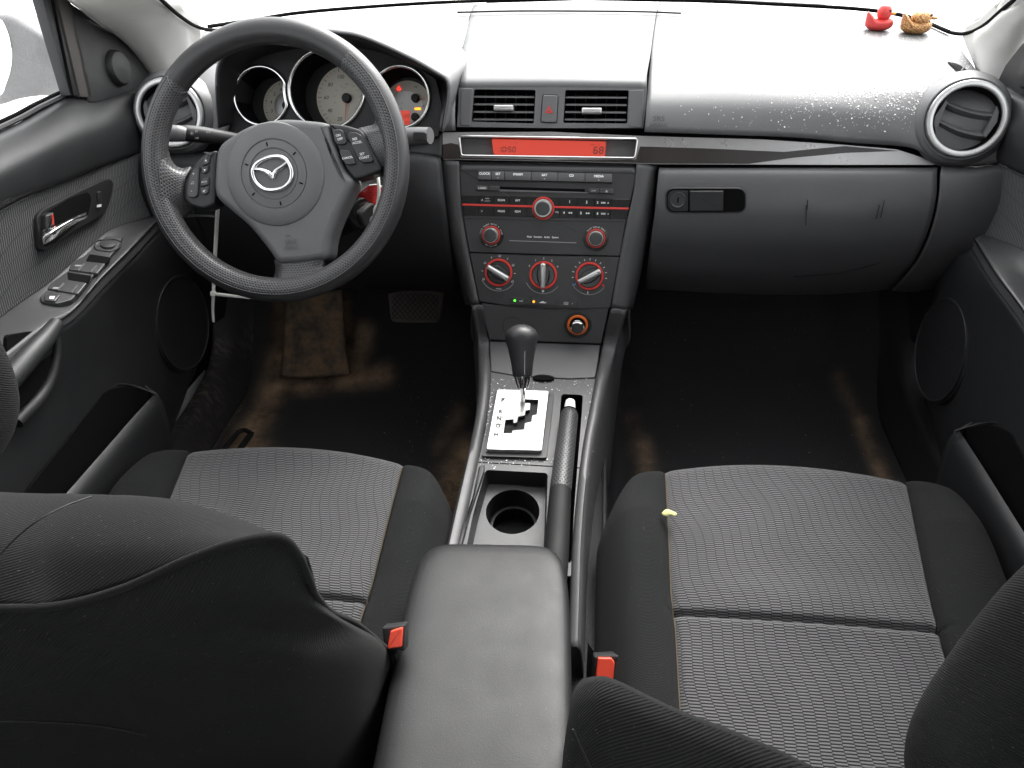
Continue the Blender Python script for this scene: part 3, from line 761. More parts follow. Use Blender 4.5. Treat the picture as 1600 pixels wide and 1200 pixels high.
# ================================================================== RADIO
radio = thing('car_radio', FS.at(850, 325), 'car radio faceplate with disc slot and round volume knob in the centre stack', 'car radio')
brow = [[FS.P(*FS.L(u, v+(u-717)*.0145, h), h) for u in (717.8, 800, 860, 930, 994.3)] for v, h in ((252.8, -.012), (254.5, -.0055), (258.5, -.0012), (263, .0007), (267, .0012))]
surf('face_brow', brow, M['face'], radio, 40, 16, .003)
FTB = Frame(FS.at(851.8, 275, .0015), FS.n+FS.y*.34)
plate('faceplate', FS, px(FS, [(718.2, 264.5), (860, 266.8), (993.6, 268.5), (990.5, 290), (984, 318), (977, 352), (968.5, 400), (850, 397.5), (733.5, 394), (726, 352), (721, 310)], 0, .001), -.02, .001, M['face'], radio, .0012)
bt = [746.8, 767.8, 788.5, 830, 871.7, 914, 956.8]
for k, lab in enumerate(['CLOCK', 'SET', 'FM/AM', 'SAT', 'CD', 'MEDIA']):
    u0, u1 = bt[k]+.35, bt[k+1]-.35; vt_ = lambda u: 266.8+(u-746.8)*.023; vb_ = lambda u: 280.6+(u-746.8)*.022
    q = px(FTB, [(u0, vt_(u0)), (u1, vt_(u1)), (u1, vb_(u1)), (u0, vb_(u0))], .001)
    bb = plate('radio_button', FTB, q, -.006, .0020, M['button'], radio, .0009, 2)
    text(FTB, lab, FTB.L((u0+u1)/2, vt_((u0+u1)/2)+5.3), .0036, M['white'], bb, h=.0023, bold=.0003)
    if lab in ('SET', 'SAT', 'MEDIA'):
        c = FTB.L((u0+u1)/2, vt_((u0+u1)/2)+11); marks('tick_mark', FTB, [rrect(c[0], c[1], .0020, .0007, 0)], M['white'], bb, .0023)
def pxq(u0, u1, v0, v1, s): return [(u0, v0), (u1, v0+s), (u1, v1+s), (u0, v1)]
slot = plate('disc_slot', FS, px(FS, [(779, 291.5), (914, 295.5), (914, 300), (779, 295.8)], .001), 0, .0014, M['void'], radio, 0)
plate('slot_lip', FS, px(FS, [(779, 296.0), (919, 300.4), (919, 302), (779, 299.3)], .001), 0, .0026, M['trim'], radio, .0006)
for (u0, u1, v0, v1, s, lab) in ((744, 764, 290, 297.8, .4, 'LOAD'), (764.4, 781, 290.4, 298.3, .4, ''), (919, 936, 294, 302.2, .3, 'DISP'), (936.4, 959, 294.3, 302.6, .4, 'EJ')):
    bb = plate('radio_button', FS, px(FS, pxq(u0, u1, v0, v1, s), .001, .0012), 0, .0042, M['button'], radio, .0014, 3)
    c = FS.L((u0+u1)/2, (v0+v1+s)/2)
    if lab == 'EJ': marks('eject_mark', FS, [[(c[0]-.0017, c[1]-.0003), (c[0]+.0017, c[1]-.0003), (c[0], c[1]+.0018)], rrect(c[0], c[1]-.0013, .0034, .0008, 0)], M['white'], bb, .0045)
    elif lab: text(FS, lab, c, .0034 if lab == 'LOAD' else .0026, M['white' if lab == 'LOAD' else 'grey'], bb, h=.0045, bold=.0002)
# two rows of flat keys with the red line between them
bnd = lambda u: (305+(u-720)*.0245, 319.5+(u-722)*.024, 336.5+(u-726)*.022)
ub = [721.5, 747.5, 771, 795, 822, 849, 875, 902, 928, 954, 983.5]
L1 = ['', '^', 'SCAN', 'RPT', '', '', '1', '2', '3', '']; L2 = ['', 'V', 'PROG', 'RDM', 'PWR', 'VOL', '4', '5', '6', '']
for k in range(10):
    for row in (0, 1):
        u0, u1 = ub[k]+.25, ub[k+1]-.25
        if row == 1: u0 += 1.6 if k == 0 else 0; u1 -= 2.6 if k == 9 else 0
        qa, qb = (bnd(u0), bnd(u1)); t0, t1, b0_, b1_ = (qa[0], qb[0], qa[1]-1.6, qb[1]-1.6) if row == 0 else (qa[1]+1.6, qb[1]+1.6, qa[2], qb[2])
        bb = plate('preset_key', FS, px(FS, [(u0, t0), (u1, t1), (u1, b1_), (u0, b0_)], .001), 0, .0022, M['gloss'], radio, .0004, 1)
        lab = (L1, L2)[row][k]; um, vm = (u0+u1)/2, (t0+t1+b0_+b1_)/4
        if not lab: continue
        if lab == '^':
            text(FS, '^', FS.L(um-5.5, vm+1.5), .006, M['white'], bb, h=.0026, sx=.8); text(FS, 'TRACK', FS.L(um+2.5, vm-2), .0016, M['white'], bb, h=.0026); text(FS, 'AUTO-M', FS.L(um+2.5, vm+1.8), .0016, M['white'], bb, h=.0026)
        elif lab == 'V': text(FS, 'v', FS.L(um-6, vm), .0042, M['white'], bb, h=.0026)
        elif lab in '456' or lab == '3':
            text(FS, lab, FS.L(um-7.5, vm), .0038, M['white'], bb, h=.0026, bold=.0003); c = FS.L(um+3, vm)
            if lab == '4': marks('seek_mark', FS, [[(c[0]-.004, c[1]), (c[0]-.0008, c[1]+.0015), (c[0]-.0008, c[1]-.0015)], [(c[0]-.0008, c[1]), (c[0]+.0024, c[1]+.0015), (c[0]+.0024, c[1]-.0015)]], M['white'], bb, .0026)
            elif lab == '5': marks('seek_mark', FS, [[(c[0]+.004, c[1]), (c[0]+.0008, c[1]+.0015), (c[0]+.0008, c[1]-.0015)], [(c[0]+.0008, c[1]), (c[0]-.0024, c[1]+.0015), (c[0]-.0024, c[1]-.0015)]], M['white'], bb, .0026)
            else: text(FS, 'DISC', FS.L(um+1.5, vm+.3), .0024, M['white'], bb, h=.0026, bold=.0002); text(FS, 'v' if lab == '6' else '^', FS.L(um+9.2, vm+(.2 if lab == '6' else 1.6)), .0034 if lab == '6' else .0048, M['white'], bb, h=.0026)
        elif lab == 'PWR':
            text(FS, 'PUSH', FS.L(um+2, vm-2.2), .0015, M['white'], bb, h=.0026); text(FS, 'PWR', FS.L(um+2, vm+2.2), .0018, M['white'], bb, h=.0026)
        elif lab == 'VOL': text(FS, 'VOL', FS.L(um+8.5, vm-.5), .0022, M['white'], bb, h=.0026)
        elif lab in '12': text(FS, lab, FS.L(um+1.5, vm), .0038, M['white'], bb, h=.0026, bold=.0003)
        else: text(FS, lab, FS.L(um+.5, vm), .0031, M['white'], bb, h=.0026, bold=.0002)
plate('red_line', FS, px(FS, [(722.3, 318.2), (850, 321.5), (982.5, 324.5), (981.6, 327.7), (850, 324.7), (722.9, 321.3)], .001), 0, .0026, M['red'], radio, .0004, 1)
plate('trim_rib', FS, px(FS, [(726, 338.8), (850, 342), (979, 344.5), (978.5, 346.5), (850, 344.5), (726.4, 341)], .001), 0, .0022, M['face'], radio, .0006)
def knob(parent, u, v, rr0, rr1, rs_, rc, hk, base=0):
    c = FS.L(u, v, .002)
    k = thing('knob', FS.P(c[0], c[1], 0), None, None); k.parent = parent; k.location = FS.P(c[0], c[1], 0)-ORG[parent.name]
    if base: lathe('knob_surround', FS, c, [(base, .0008), (base*.985, .0016), (rr1, .0012), (.0001, .0012)], M['gloss'], k, 48)
    ring('knob_ring', FS, c, rr0, rr1, .0005, .0045, M['red'], k)
    lathe('knob_sleeve', FS, c, [(rs_*1.03, .001), (rs_, hk*.9), (rs_*.93, hk), (rc, hk), (.0001, hk)], M['silver'], k, 48)
    lathe('knob_cap', FS, c, [(rc, hk*.6), (rc, hk+.0022), (rc*.9, hk+.0034), (rc*.5, hk+.0040), (.0001, hk+.0041)], M['button'], k, 40)
    return k, c
S_ = 1.0/1000*1.0
knob(radio, 848.8, 325.5, .0148, .0180, .0142, .0112, .013)
for (u, v, lab, st, stp) in ((767.5, 367.5, 'TUNE PUSH AUTO-M SCAN', 172, 8.2), (931, 372.5, 'PUSH AUDIO CONT', 140, 7.0)):
    k, c = knob(radio, u, v, .0128, .0150, .0118, .0104, .011, .0205)
    text(FS, lab, c, .0020, M['white'], k, h=.0022, arc=(.0178, st, stp), name='legend')
    if lab.startswith('TUNE'):
        text(FS, 'TEXT', c, .0020, M['white'], k, h=.0022, arc=(-.0178, 79, -7.5), name='legend')
        marks('legend_arrow', FS, [stroke((c[0]-.0095, c[1]-.0148), (c[0]-.0055, c[1]-.0166), .0006), stroke((c[0]+.0095, c[1]-.0148), (c[0]+.0055, c[1]-.0166), .0006)], M['white'], k, .0022)
text(FS, 'Multi   Function   Audio   System', FS.L(848, 370.5), .0027, M['white'], radio, h=.0014, bold=.00025)
marks('underline', FS, [stroke(FS.L(796, 375.9), FS.L(900.5, 379.3), .0010)], M['grey'], radio, .0014)

# ================================================================== CLIMATE PANEL
clim = thing('climate_panel', FS.at(850, 435), 'heater control panel with three red-ringed rotary dials', 'climate control')
plate('faceplate', FS, px(FS, [(733.8, 395.5), (850, 399), (968, 401.5), (961, 440), (953.5, 481), (905, 483), (851, 482), (800, 478.5), (749, 471), (741, 430)], 0, .0012), -.02, .001, M['face'], clim, .0012)
for (u, v, an, kind) in ((779, 426, -30, 'mode'), (848.8, 430, 91, 'fan'), (921, 431.5, 28, 'temp')):
    c = FS.L(u, v, .002)
    d = thing('climate_dial', FS.P(c[0], c[1], 0), None, None); d.parent = clim; d.location = FS.P(c[0], c[1], 0)-ORG[clim.name]
    ring('dial_rim', FS, c, .0298, .0306, .0008, .0018, M['grey'], d, 40, a0=205, a1=325)
    ring('dial_ring', FS, c, .0190, .0228, .0008, .0042, M['red'], d, 56)
    lathe('dial_well', FS, c, [(.0190, .0022), (.0180, .0014), (.0001, .0014)], M['gloss'], d, 40)
    hf = Frame(FS.P(c[0], c[1], 0), FS.n, FS.x*math.cos(R(an))+FS.y*math.sin(R(an)))
    plate('dial_skirt', hf, [(.0185*math.cos(t)*1.0, .0105*math.sin(t)) for t in [2*math.pi*k/36 for k in range(36)]], .0014, .006, M['gloss'], d, .002, 3)
    plate('dial_handle', hf, rnd([(-.0205, -.0036), (.019, -.0046), (.0205, 0), (.019, .0046), (-.0205, .0036)], .0022, 4), .004, .0145, M['silver'], d, .0030, 4)
    marks('pointer', hf, [rrect(.0165, 0, .004, .0012, 0)], M['ink'], d, .01475)
    ms = []
    if kind == 'temp':
        for k in range(13):
            if k in (0, 12): continue
            a_ = 205-k*(230/12); ms.append(tick(FS, c, .0255, .0288, a_, .0009))
        marks('cold_mark', FS, [tick(FS, c, .0252, .0292, 211, .0026)], M['tagblue'], d, .0019); marks('warm_mark', FS, [tick(FS, c, .0252, .0292, -32, .0026)], M['red'], d, .0019)
        cc = (c[0]-.0015, c[1]-.0262); marks('thermometer', FS, [rrect(cc[0], cc[1], .0009, .0044, 0), circ(cc[0], cc[1]-.0016, .0010, 10)], M['white'], d, .0019)
    elif kind == 'fan':
        for k, s in enumerate('01234'): an2 = R(148-29*k); text(FS, s, (c[0]+.0272*math.cos(an2), c[1]+.0272*math.sin(an2)), .0034, M['white'], d, h=.0019, name='numeral')
        cc = (c[0]+.0003, c[1]-.0262); marks('fan_mark', FS, [circ(cc[0]+.0013*math.cos(R(45+90*k)), cc[1]+.0013*math.sin(R(45+90*k)), .0011, 8) for k in range(4)], M['white'], d, .0019)
    else:
        for k in range(9):
            a_ = 205-k*29.5
            if k % 2: ms.append(tick(FS, c, .0255, .0285, a_, .0008))
            else:
                x, y = c[0]+.0272*math.cos(R(a_)), c[1]+.0272*math.sin(R(a_))
                ms += [stroke((x-.0016, y-.0012), (x-.0016, y+.0012), .0006), stroke((x-.0016, y-.0012), (x+.0012, y-.0012), .0006), stroke((x+.0012, y-.0012), (x+.0018, y+.0008), .0006), stroke((x-.0004, y+.0014), (x+.0012, y+.0016), .0007)]
        text(FS, 'MODE', (c[0]+.0005, c[1]-.0268), .0023, M['white'], d, h=.0019)
    if ms: marks('scale', FS, ms, M['white'], d, .0019)
for (u0, u1, lab) in ((797, 829.5, 'ac'), (830, 869.5, 'recirc'), (870, 903, 'rear')):
    s = lambda u: 464+(u-797)*.044
    bb = plate('climate_button', FS, px(FS, [(u0, s(u0)), (u1, s(u1)), (u1, s(u1)+11.2), (u0, s(u0)+11.2)], .001, .0006), 0, .0030, M['face'], clim, .0008, 2)
    c = FS.L((u0+u1)/2, s((u0+u1)/2)+5.6)
    if lab == 'ac':
        p = FS.L(804.6, 469.3); lathe('lamp', FS, p, [(.0020, .002), (.0018, .0036), (.0001, .0038)], M['green'], bb, 16); text(FS, 'A/C', FS.L(814.5, 470), .0028, M['white'], bb, h=.0034)
    elif lab == 'recirc':
        p = FS.L(834.2, 471); lathe('lamp', FS, p, [(.0021, .002), (.0019, .0036), (.0001, .0038)], M['amber'], bb, 16)
        p = FS.L(848.5, 472); marks('car_mark', FS, [[(p[0]-.0055, p[1]-.0012), (p[0]+.0055, p[1]-.0012), (p[0]+.0052, p[1]+.0002), (p[0]+.0022, p[1]+.0006), (p[0]+.0008, p[1]+.0020), (p[0]-.0016, p[1]+.0020), (p[0]-.0030, p[1]+.0006), (p[0]-.0055, p[1]+.0002)]], M['white'], bb, .0034)
    else:
        p = FS.L(884.5, 473.6); q = rrect(p[0], p[1], .0070, .0042, .0008); w = inset(q, .0005); marks('heated_window_mark', FS, [[q[i], q[(i+1) % len(q)], w[(i+1) % len(q)], w[i]] for i in range(len(q))]+[rrect(p[0]+dx, p[1]-.0003, .0006, .0020, 0) for dx in (-.0016, 0, .0016)], M['white'], bb, .0034)
        p = FS.L(894.5, 474); marks('lamp_mark', FS, [rrect(p[0], p[1], .0018, .0016, 0)], M['grey'], bb, .0034)
# ================================================================== STEERING WHEEL
FW = Frame((-.359, -.212, .711), (0, -.8913, .4535))
wheel = thing('steering_wheel', FW.o, 'black leather steering wheel with a chrome winged emblem on its hub', 'steering wheel')
RM, RT = .1702, .0168
A0, A1 = -218, 52          # the punched leather runs round the lower part of the rim
def rim_part(name, a0, a1, p0, p1, n, k, m, rt=RT):
    G, uv = [], []
    for i in range(n+1):
        th = R(a0+(a1-a0)*i/n); row = []
        for j in range(k+1):
            ph = R(p0+(p1-p0)*j/k)
            g = 1+.06*math.sin(ph*1)*0
            rr = RM+rt*math.cos(ph); row.append(FW.P(rr*math.cos(th), rr*math.sin(th), rt*1.02*math.sin(ph))); uv.append((th*RM, ph*rt))
        G.append(row)
    vs, fs = grid(G); return obj(name, vs, fs, m, wheel, uv, 60, False)
rim_part('rim', A1, A0+360, -180, 180, 60, 32, M['leather'])
rim_part('rim', A0, A1, -160, 72, 110, 22, M['leather'])
rim_part('grip', A0, A1, 72, 200, 130, 16, M['perf'], RT*1.005)
def rimpt(an, ph, r=RT): return FW.P((RM+r*math.cos(R(ph)))*math.cos(R(an)), (RM+r*math.cos(R(ph)))*math.sin(R(an)), r*1.02*math.sin(R(ph)))
M['thread'] = plastic('grey thread', (.10, .10, .10), .7, 900, 0)
tube('rim_seam', [rimpt(A0+(A1-A0)*k/80, 70, RT*1.01) for k in range(81)], .0007, M['thread'], wheel, 6, 120)
for an in (A0, A1): tube('rim_seam', [rimpt(an+(1.5 if an == A0 else -1.5)*math.sin((ph-70)/130*math.pi)*2, ph, RT*1.012) for ph in range(70, 201, 10)], .0006, M['thread'], wheel, 6, 30)
# hub cover
hubp = [(339, 230), (362, 210), (387, 196), (415, 188), (444, 185), (478, 187), (509, 191.5), (514, 203), (526, 237), (538, 266), (552, 283), (541, 310), (525, 345), (515, 375), (510, 402), (490, 408), (468, 411), (448, 412), (432, 410), (416, 388), (387, 353), (358, 328), (335, 305), (333, 270)]
hub_c = plate('hub_cover', FW, spl2(px(FW, hubp, .004), 4), -.035, .004, M['cover'], wheel, .010, 6, angle=60)
hc = FW.L(428.5, 272, .008)
lathe('hub_dome', FW, hc, [(.0695, .002), (.0675, .0055), (.064, .0072), (.050, .0088), (.0465, .0090), (.0462, .0078), (.0450, .0076), (.0445, .0086), (.0345, .0096), (.0340, .0086), (.0330, .0084), (.0325, .0092), (.0001, .0098)], M['cover'], hub_c, 72, angle=25)
for k in range(6):
    an = R(103-60*k); f = Frame(FW.P(hc[0]+.0395*math.cos(an), hc[1]+.0395*math.sin(an), .0090), FW.n, FW.x*math.cos(an)+FW.y*math.sin(an))
    marks('hub_notch', f, [[(.0032*math.cos(2*math.pi*q/10), .0011*math.sin(2*math.pi*q/10)) for q in range(10)]], M['void'], hub_c, .0006)
Z10 = lambda *p: [FW.P(*FW.L(370+x/10, 210+y/10, .010), .0105) for x, y in p]
em = thing('emblem', FW.P(hc[0], hc[1], .01), None, None); em.parent = wheel; em.location = FW.P(hc[0], hc[1], .01)-ORG[wheel.name]
tube('emblem_ring', Z10((252, 600), (275, 515), (335, 440), (450, 375), (600, 345), (715, 358), (800, 430), (858, 560), (855, 690), (790, 790), (690, 845), (560, 872), (440, 858), (348, 800), (282, 710)), .0030, M['chrome'], em, 10, 90, closed=True)
tube('emblem_wing', Z10((285, 545), (360, 550), (450, 575), (525, 625), (575, 690)), [.0022, .0028, .0032, .0036, .0022], M['chrome'], em, 10, 30)
tube('emblem_wing', Z10((575, 690), (598, 605), (650, 545), (720, 500), (800, 435)), [.0022, .0036, .0032, .0030, .0028], M['chrome'], em, 10, 30)
E1 = FW.sub(454, 382, .005); 
text(E1, 'SRS', (0, .003), .0068, M['emboss'], hub_c, rot=6, h=.0005, sx=1.15); text(E1, 'AIRBAG', (.001, -.0048), .0046, M['emboss'], hub_c, rot=6, h=.0005)
c = FW.L(450, 368, .005); marks('hub_notch', FW, [rrect(c[0], c[1], .007, .0022, .001)], M['emboss'], hub_c, .0055)
# switch pods
podl = plate('switch_pod', FW, rnd(px(FW, [(337.5, 234), (334, 320), (318, 327), (298, 322), (288, 312), (288, 290), (296, 268), (308, 250), (320, 240)], .002), .004, 3), -.028, .002, M['panel'], wheel, .004, 4, angle=50)
BL = [([(306, 262), (311, 260), (308.5, 305), (304, 309), (296, 309), (292, 304), (294, 284), (299, 270)], '+-'), ([(318, 247), (328, 241), (326, 256), (315.5, 259.5)], '^'), ([(315, 261), (326, 257.5), (324, 268), (320, 271), (315, 271)], 'v'), ([(318, 279), (325.5, 277), (325.5, 289), (313, 292), (313.5, 285)], 'M'), ([(313, 293.5), (325.5, 290.5), (325, 301), (320, 304.5), (314, 303)], 'x')]
for p, lab in BL:
    b_ = plate('wheel_switch', FW, rnd(px(FW, p, .005), .0014, 3), 0, .0052, M['button'], podl, .0013, 3)
    cu, cv = sum(q[0] for q in p)/len(p), sum(q[1] for q in p)/len(p)
    if lab == '+-':
        text(FW, '+', FW.L(302.5, 272, .005), .0042, M['white'], b_, h=.0056); text(FW, '-', FW.L(299.5, 298, .005), .0050, M['white'], b_, h=.0056)
        c = FW.L(300.5, 286, .005); marks('note_mark', FW, [circ(c[0]-.001, c[1]-.001, .0010, 8), stroke((c[0]-.0002, c[1]-.001), (c[0]-.0002, c[1]+.0022), .0005), circ(c[0]+.0016, c[1]-.001, .0010, 8), stroke((c[0]+.0024, c[1]-.001), (c[0]+.0024, c[1]+.0022), .0005), stroke((c[0]-.0002, c[1]+.002), (c[0]+.0024, c[1]+.002), .0007)], M['grey'], b_, .0056)
    elif lab in '^v':
        c = FW.L(cu, cv, .005); s = 1 if lab == '^' else -1; marks('arrow_mark', FW, [[(c[0]-.0016, c[1]-.001*s), (c[0]+.0016, c[1]-.001*s), (c[0], c[1]+.0017*s)]], M['white'], b_, .0056)
    elif lab == 'M': text(FW, 'MODE', FW.L(cu+.3, cv, .005), .0020, M['white'], b_, h=.0056, rot=10)
    else:
        c = FW.L(cu, cv, .005); marks('mute_mark', FW, [rrect(c[0]-.0014, c[1], .001, .0018, 0), [(c[0]-.0008, c[1]-.0006), (c[0]+.0006, c[1]-.0018), (c[0]+.0006, c[1]+.0018), (c[0]-.0008, c[1]+.0006)], stroke((c[0]-.002, c[1]-.0018), (c[0]+.0022, c[1]+.0018), .0005)], M['white'], b_, .0056)
podr = plate('switch_pod', FW, rnd(px(FW, [(513, 192), (540, 195.5), (562, 202), (572, 216), (586, 243), (597, 263), (594, 268), (570, 277), (554, 281), (541, 264), (529, 235), (518, 206)], .002), .004, 3), -.028, .002, M['panel'], wheel, .004, 4, angle=50)
for p, labs in (([(519, 202.5), (532, 201.8), (537, 206), (541.5, 222), (538, 226), (527.5, 226), (523, 221)], [('ON', 528.5, 212, 12), ('OFF', 531.5, 217.5, 12)]), ([(530.5, 236), (533, 234.3), (543, 234.3), (549, 241), (555.5, 256), (546, 258), (540, 256.5), (533, 245)], [('CANCEL', 543.2, 246.8, 10)]), ([(543.5, 210), (546, 206.6), (556, 206.6), (564, 211), (574, 230), (583, 250), (580, 253.5), (567, 254.5), (561, 250), (549, 226)], [('RES', 554.5, 217.5, 10), ('ACCEL', 558.2, 223, 10), ('SET', 566, 241, 10), ('COAST', 569.2, 246.4, 10)])):
    b_ = plate('wheel_switch', FW, rnd(px(FW, p, .005), .0016, 3), 0, .0052, M['button'], podr, .0013, 3)
    rimring('switch_outline', FW, rnd(px(FW, p, .004), .0016, 3), .0007, .0015, .0030, M['deep'], podr)
    for s, u, v, ro in labs: text(FW, s, FW.L(u, v, .005), .0030 if s != 'CANCEL' else .0027, M['white'], b_, rot=ro, h=.0056, bold=.0002)
# spokes in punched leather
def hrow(*p): return [FW.P(*FW.L(u, v, h), h) for u, v, h in p]
surf('spoke', [hrow((428, 406, -.016), (436, 410, -.003), (470, 409, 0), (504, 401, -.003), (511, 397, -.016)), hrow((430, 422, -.014), (440, 424, 0), (471, 424, .004), (501, 417, 0), (508, 414, -.014)), hrow((424, 438, -.010), (440, 438, .006), (472, 438, .010), (503, 432, .006), (514, 428, -.010)), hrow((404, 447, -.008), (435, 449, .012), (473, 450, .0155), (510, 443, .012), (540, 434, -.008))], M['perf'], wheel, 30, 20, .006)
surf('spoke', [hrow((262, 225, -.008), (250, 250, .010), (250, 285, .0145), (256, 315, .0125), (283, 350, -.010)), hrow((268, 250, -.014), (264, 262, .004), (266, 288, .008), (273, 312, .003), (290, 338, -.016)), hrow((281, 262, -.018), (279, 270, -.002), (280, 288, .002), (285, 308, -.002), (297, 330, -.02)), hrow((298, 260, -.02), (291, 276, -.006), (287, 292, -.003), (288, 312, -.006), (302, 326, -.022))], M['perf'], wheel, 30, 20, .006)
surf('spoke', [hrow((560, 200, -.02), (570, 212, -.004), (581, 234, 0), (593, 258, -.004), (588, 272, -.02)), hrow((573, 197, -.018), (582, 208, .001), (591, 230, .005), (598, 254, .001), (594, 275, -.018)), hrow((585, 192, -.014), (593, 203, .006), (600, 225, .010), (605, 250, .006), (601, 280, -.012)), hrow((589, 165, -.008), (605, 195, .010), (611, 222, .0145), (613, 252, .012), (603, 300, -.008))], M['perf'], wheel, 30, 20, .006)

# ================================================================== COLUMN, STALKS, KEY, TIES
col = thing('steering_column', FW.P(0, 0, -.15), 'black steering column shroud with two stalks behind the wheel', 'steering column')
lathe('column_shroud', FW, (0, -.012), [(.04, -.045), (.058, -.05), (.062, -.07), (.070, -.15), (.074, -.30), (.0001, -.30)], M['panel'], col, 48, sy=1.0)
ig = pY(573, 330, -.145); FI = Frame(ig, (.12, -.95, .26))
lathe('ignition_housing', FI, (-.004, 0), [(.046, -.12), (.042, -.05), (.034, -.016), (.026, -.008), (.0001, -.008)], M['panel'], col, 40)
lathe('ignition_lock', FI, (0, 0), [(.022, -.010), (.0215, .002), (.019, .005), (.016, .0035), (.0135, .004), (.0125, .009), (.009, .010), (.0001, .010)], M['button'], col, 36)
stk = [pY(375, 219, -.10), pY(330, 212.5, -.115), pY(300, 209, -.125), pY(268, 207.5, -.135)]
st_ = tube('signal_stalk', stk, [.0095, .0105, .0115, .0118, .0105], M['panel'], col, 16, 30)
tube('stalk_knob', [pY(290, 211, -.137), pY(281, 209, -.14), pY(266, 207.5, -.145)], [.0100, .0118, .0110], M['trim'], st_, 16, 20)
FSt = Frame(pY(312, 206, -.1335), (-.1, -.9, .42)); 
cc = FSt.L(305, 208.5); sun = [circ(cc[0]-.0035*1, cc[1], .0012, 8)]+[stroke((cc[0]-.0035+.0019*math.cos(R(45*k)), cc[1]+.0019*math.sin(R(45*k))), (cc[0]-.0035+.0030*math.cos(R(45*k)), cc[1]+.0030*math.sin(R(45*k))), .0005) for k in range(8)]
marks('lamp_mark', FSt, sun, M['white'], st_, .003)
text(FSt, 'OFF', FSt.L(308, 216), .0022, M['white'], st_, h=.001); text(FSt, 'ED', FSt.L(307.5, 205.5), .0024, M['white'], st_, h=.001); text(FSt, 'E0 E0', FSt.L(324, 206), .0022, M['white'], st_, h=-.002)
wst = tube('wiper_stalk', [pY(600, 214, -.09), pY(640, 213, -.105), pY(672, 212, -.115)], [.009, .0115, .0125, .0125, .0115], M['trim'], col, 16, 26)
plate('stalk_switch', Frame(pY(656, 213, -.1265), (.05, -.95, .3)), rrect(0, 0, .020, .0125, .004), -.006, .0012, M['panel'], wst, .0015)

key = thing('car_key', FI.P(0, 0, .02), 'black headed car key in the ignition lock with a loop of wire on it', 'key')
FK = Frame(FI.P(.006, -.002, .030), (.85, -.5, .1), (0, .6, .1))
plate('key_head', FK, rrect(0, 0, .034, .026, .009, 6), -.005, .005, M['deep'], key, .003, 3)
tube('key_blade', [FI.P(.002, -.001, .002), FI.P(.005, -.002, .024)], .003, M['silver'], key, 8, 6)
kr = pY(586, 346, -.19); FR = Frame(kr, (.2, -.95, .2)); tube('key_ring', [FR.P(.0068*math.cos(R(a)), .0078*math.sin(R(a))) for a in range(0, 360, 30)], .0011, M['silver'], key, 8, 40, closed=True)
kt = thing('key_tag', pY(578, 305, -.165), 'curled red card tag hanging above the ignition lock', 'key tag')
surf('card', [rY((552, 308, -.165), (563, 300, -.172), (578, 289, -.178), (591, 289, -.176), (601, 296, -.165), (607, 303, -.155)), rY((556, 308.5, -.166), (566, 305, -.174), (580, 303, -.181), (592, 304, -.178), (600, 308, -.168), (606, 312, -.157)), rY((562, 308.5, -.168), (572, 311, -.176), (582, 318, -.182), (592, 321, -.178), (600, 320, -.17), (605, 324, -.16))], M['tagred'], kt, 24, 12, .0006)
ft = Frame(pY(584, 305, -.1835), (0, -.96, .2))
text(ft, '=--', (-.012, .006), .004, M['white'], kt, rot=30); 
for k in range(4): marks('scribble', ft, [stroke((-.006+.004*k, .003-.003*(k % 2)), (-.002+.004*k, .004-.003*(k % 2)), .0006)], M['ink'], kt, .0006)
tube('tag_edge', rY((577, 289.5, -.179), (590, 288.8, -.177), (601, 295.5, -.166), (607, 303, -.156)), .0009, M['white'], kt, 6, 20)
kb = tag(plate('key_fob', Frame(pY(600, 322, -.178), (0, -.96, .2)), rrect(0, 0, .010, .013, .003), -.002, .002, M['tagblue'], None, .001), 'small blue plastic tab beside the key', 'key fob')
kl = thing('key_tie', pY(590, 300, -.195), 'white plastic tie looped through the key ring', 'plastic tie')
tube('strap', rY((588, 262, -.17), (591, 280, -.187), (592, 300, -.197), (590, 318, -.200), (586, 332, -.198), (585, 340, -.195)), .0023, M['tie'], kl, 8, 50, flat=.5, up=(.1, -1, .2))
tube('strap', rY((590, 318, -.199), (585, 325, -.203), (584, 333, -.202), (587, 341, -.197)), .0013, M['tie'], kl, 8, 26, flat=.6)
ct = thing('cable_tie', pY(333, 459, -.17), 'long white cable tie hanging down behind the left of the steering wheel', 'cable tie')
tube('strap', rY((341, 316, -.165), (339, 345, -.165), (337, 380, -.166), (334.5, 430, -.168), (333.5, 458, -.17), (332.5, 480, -.17), (333.5, 503, -.17)), [.0030, .0030, .0030, .0030, .0027, .0025, .0020], M['tie'], ct, 8, 70, flat=.4, up=(.1, -1, .2))
plate('head', Frame(pY(333, 459, -.174), (0, -.9, .3)), rrect(0, 0, .0075, .0075, .0018), -.003, .003, M['tie'], ct, .001)
tube('strap', rY((333, 459, -.174), (345, 460.5, -.176), (368, 463, -.172), (391, 466.5, -.160)), [.0028, .0027, .0022, .0012], M['tie'], ct, 8, 30, flat=.4, up=(.1, -1, .2))

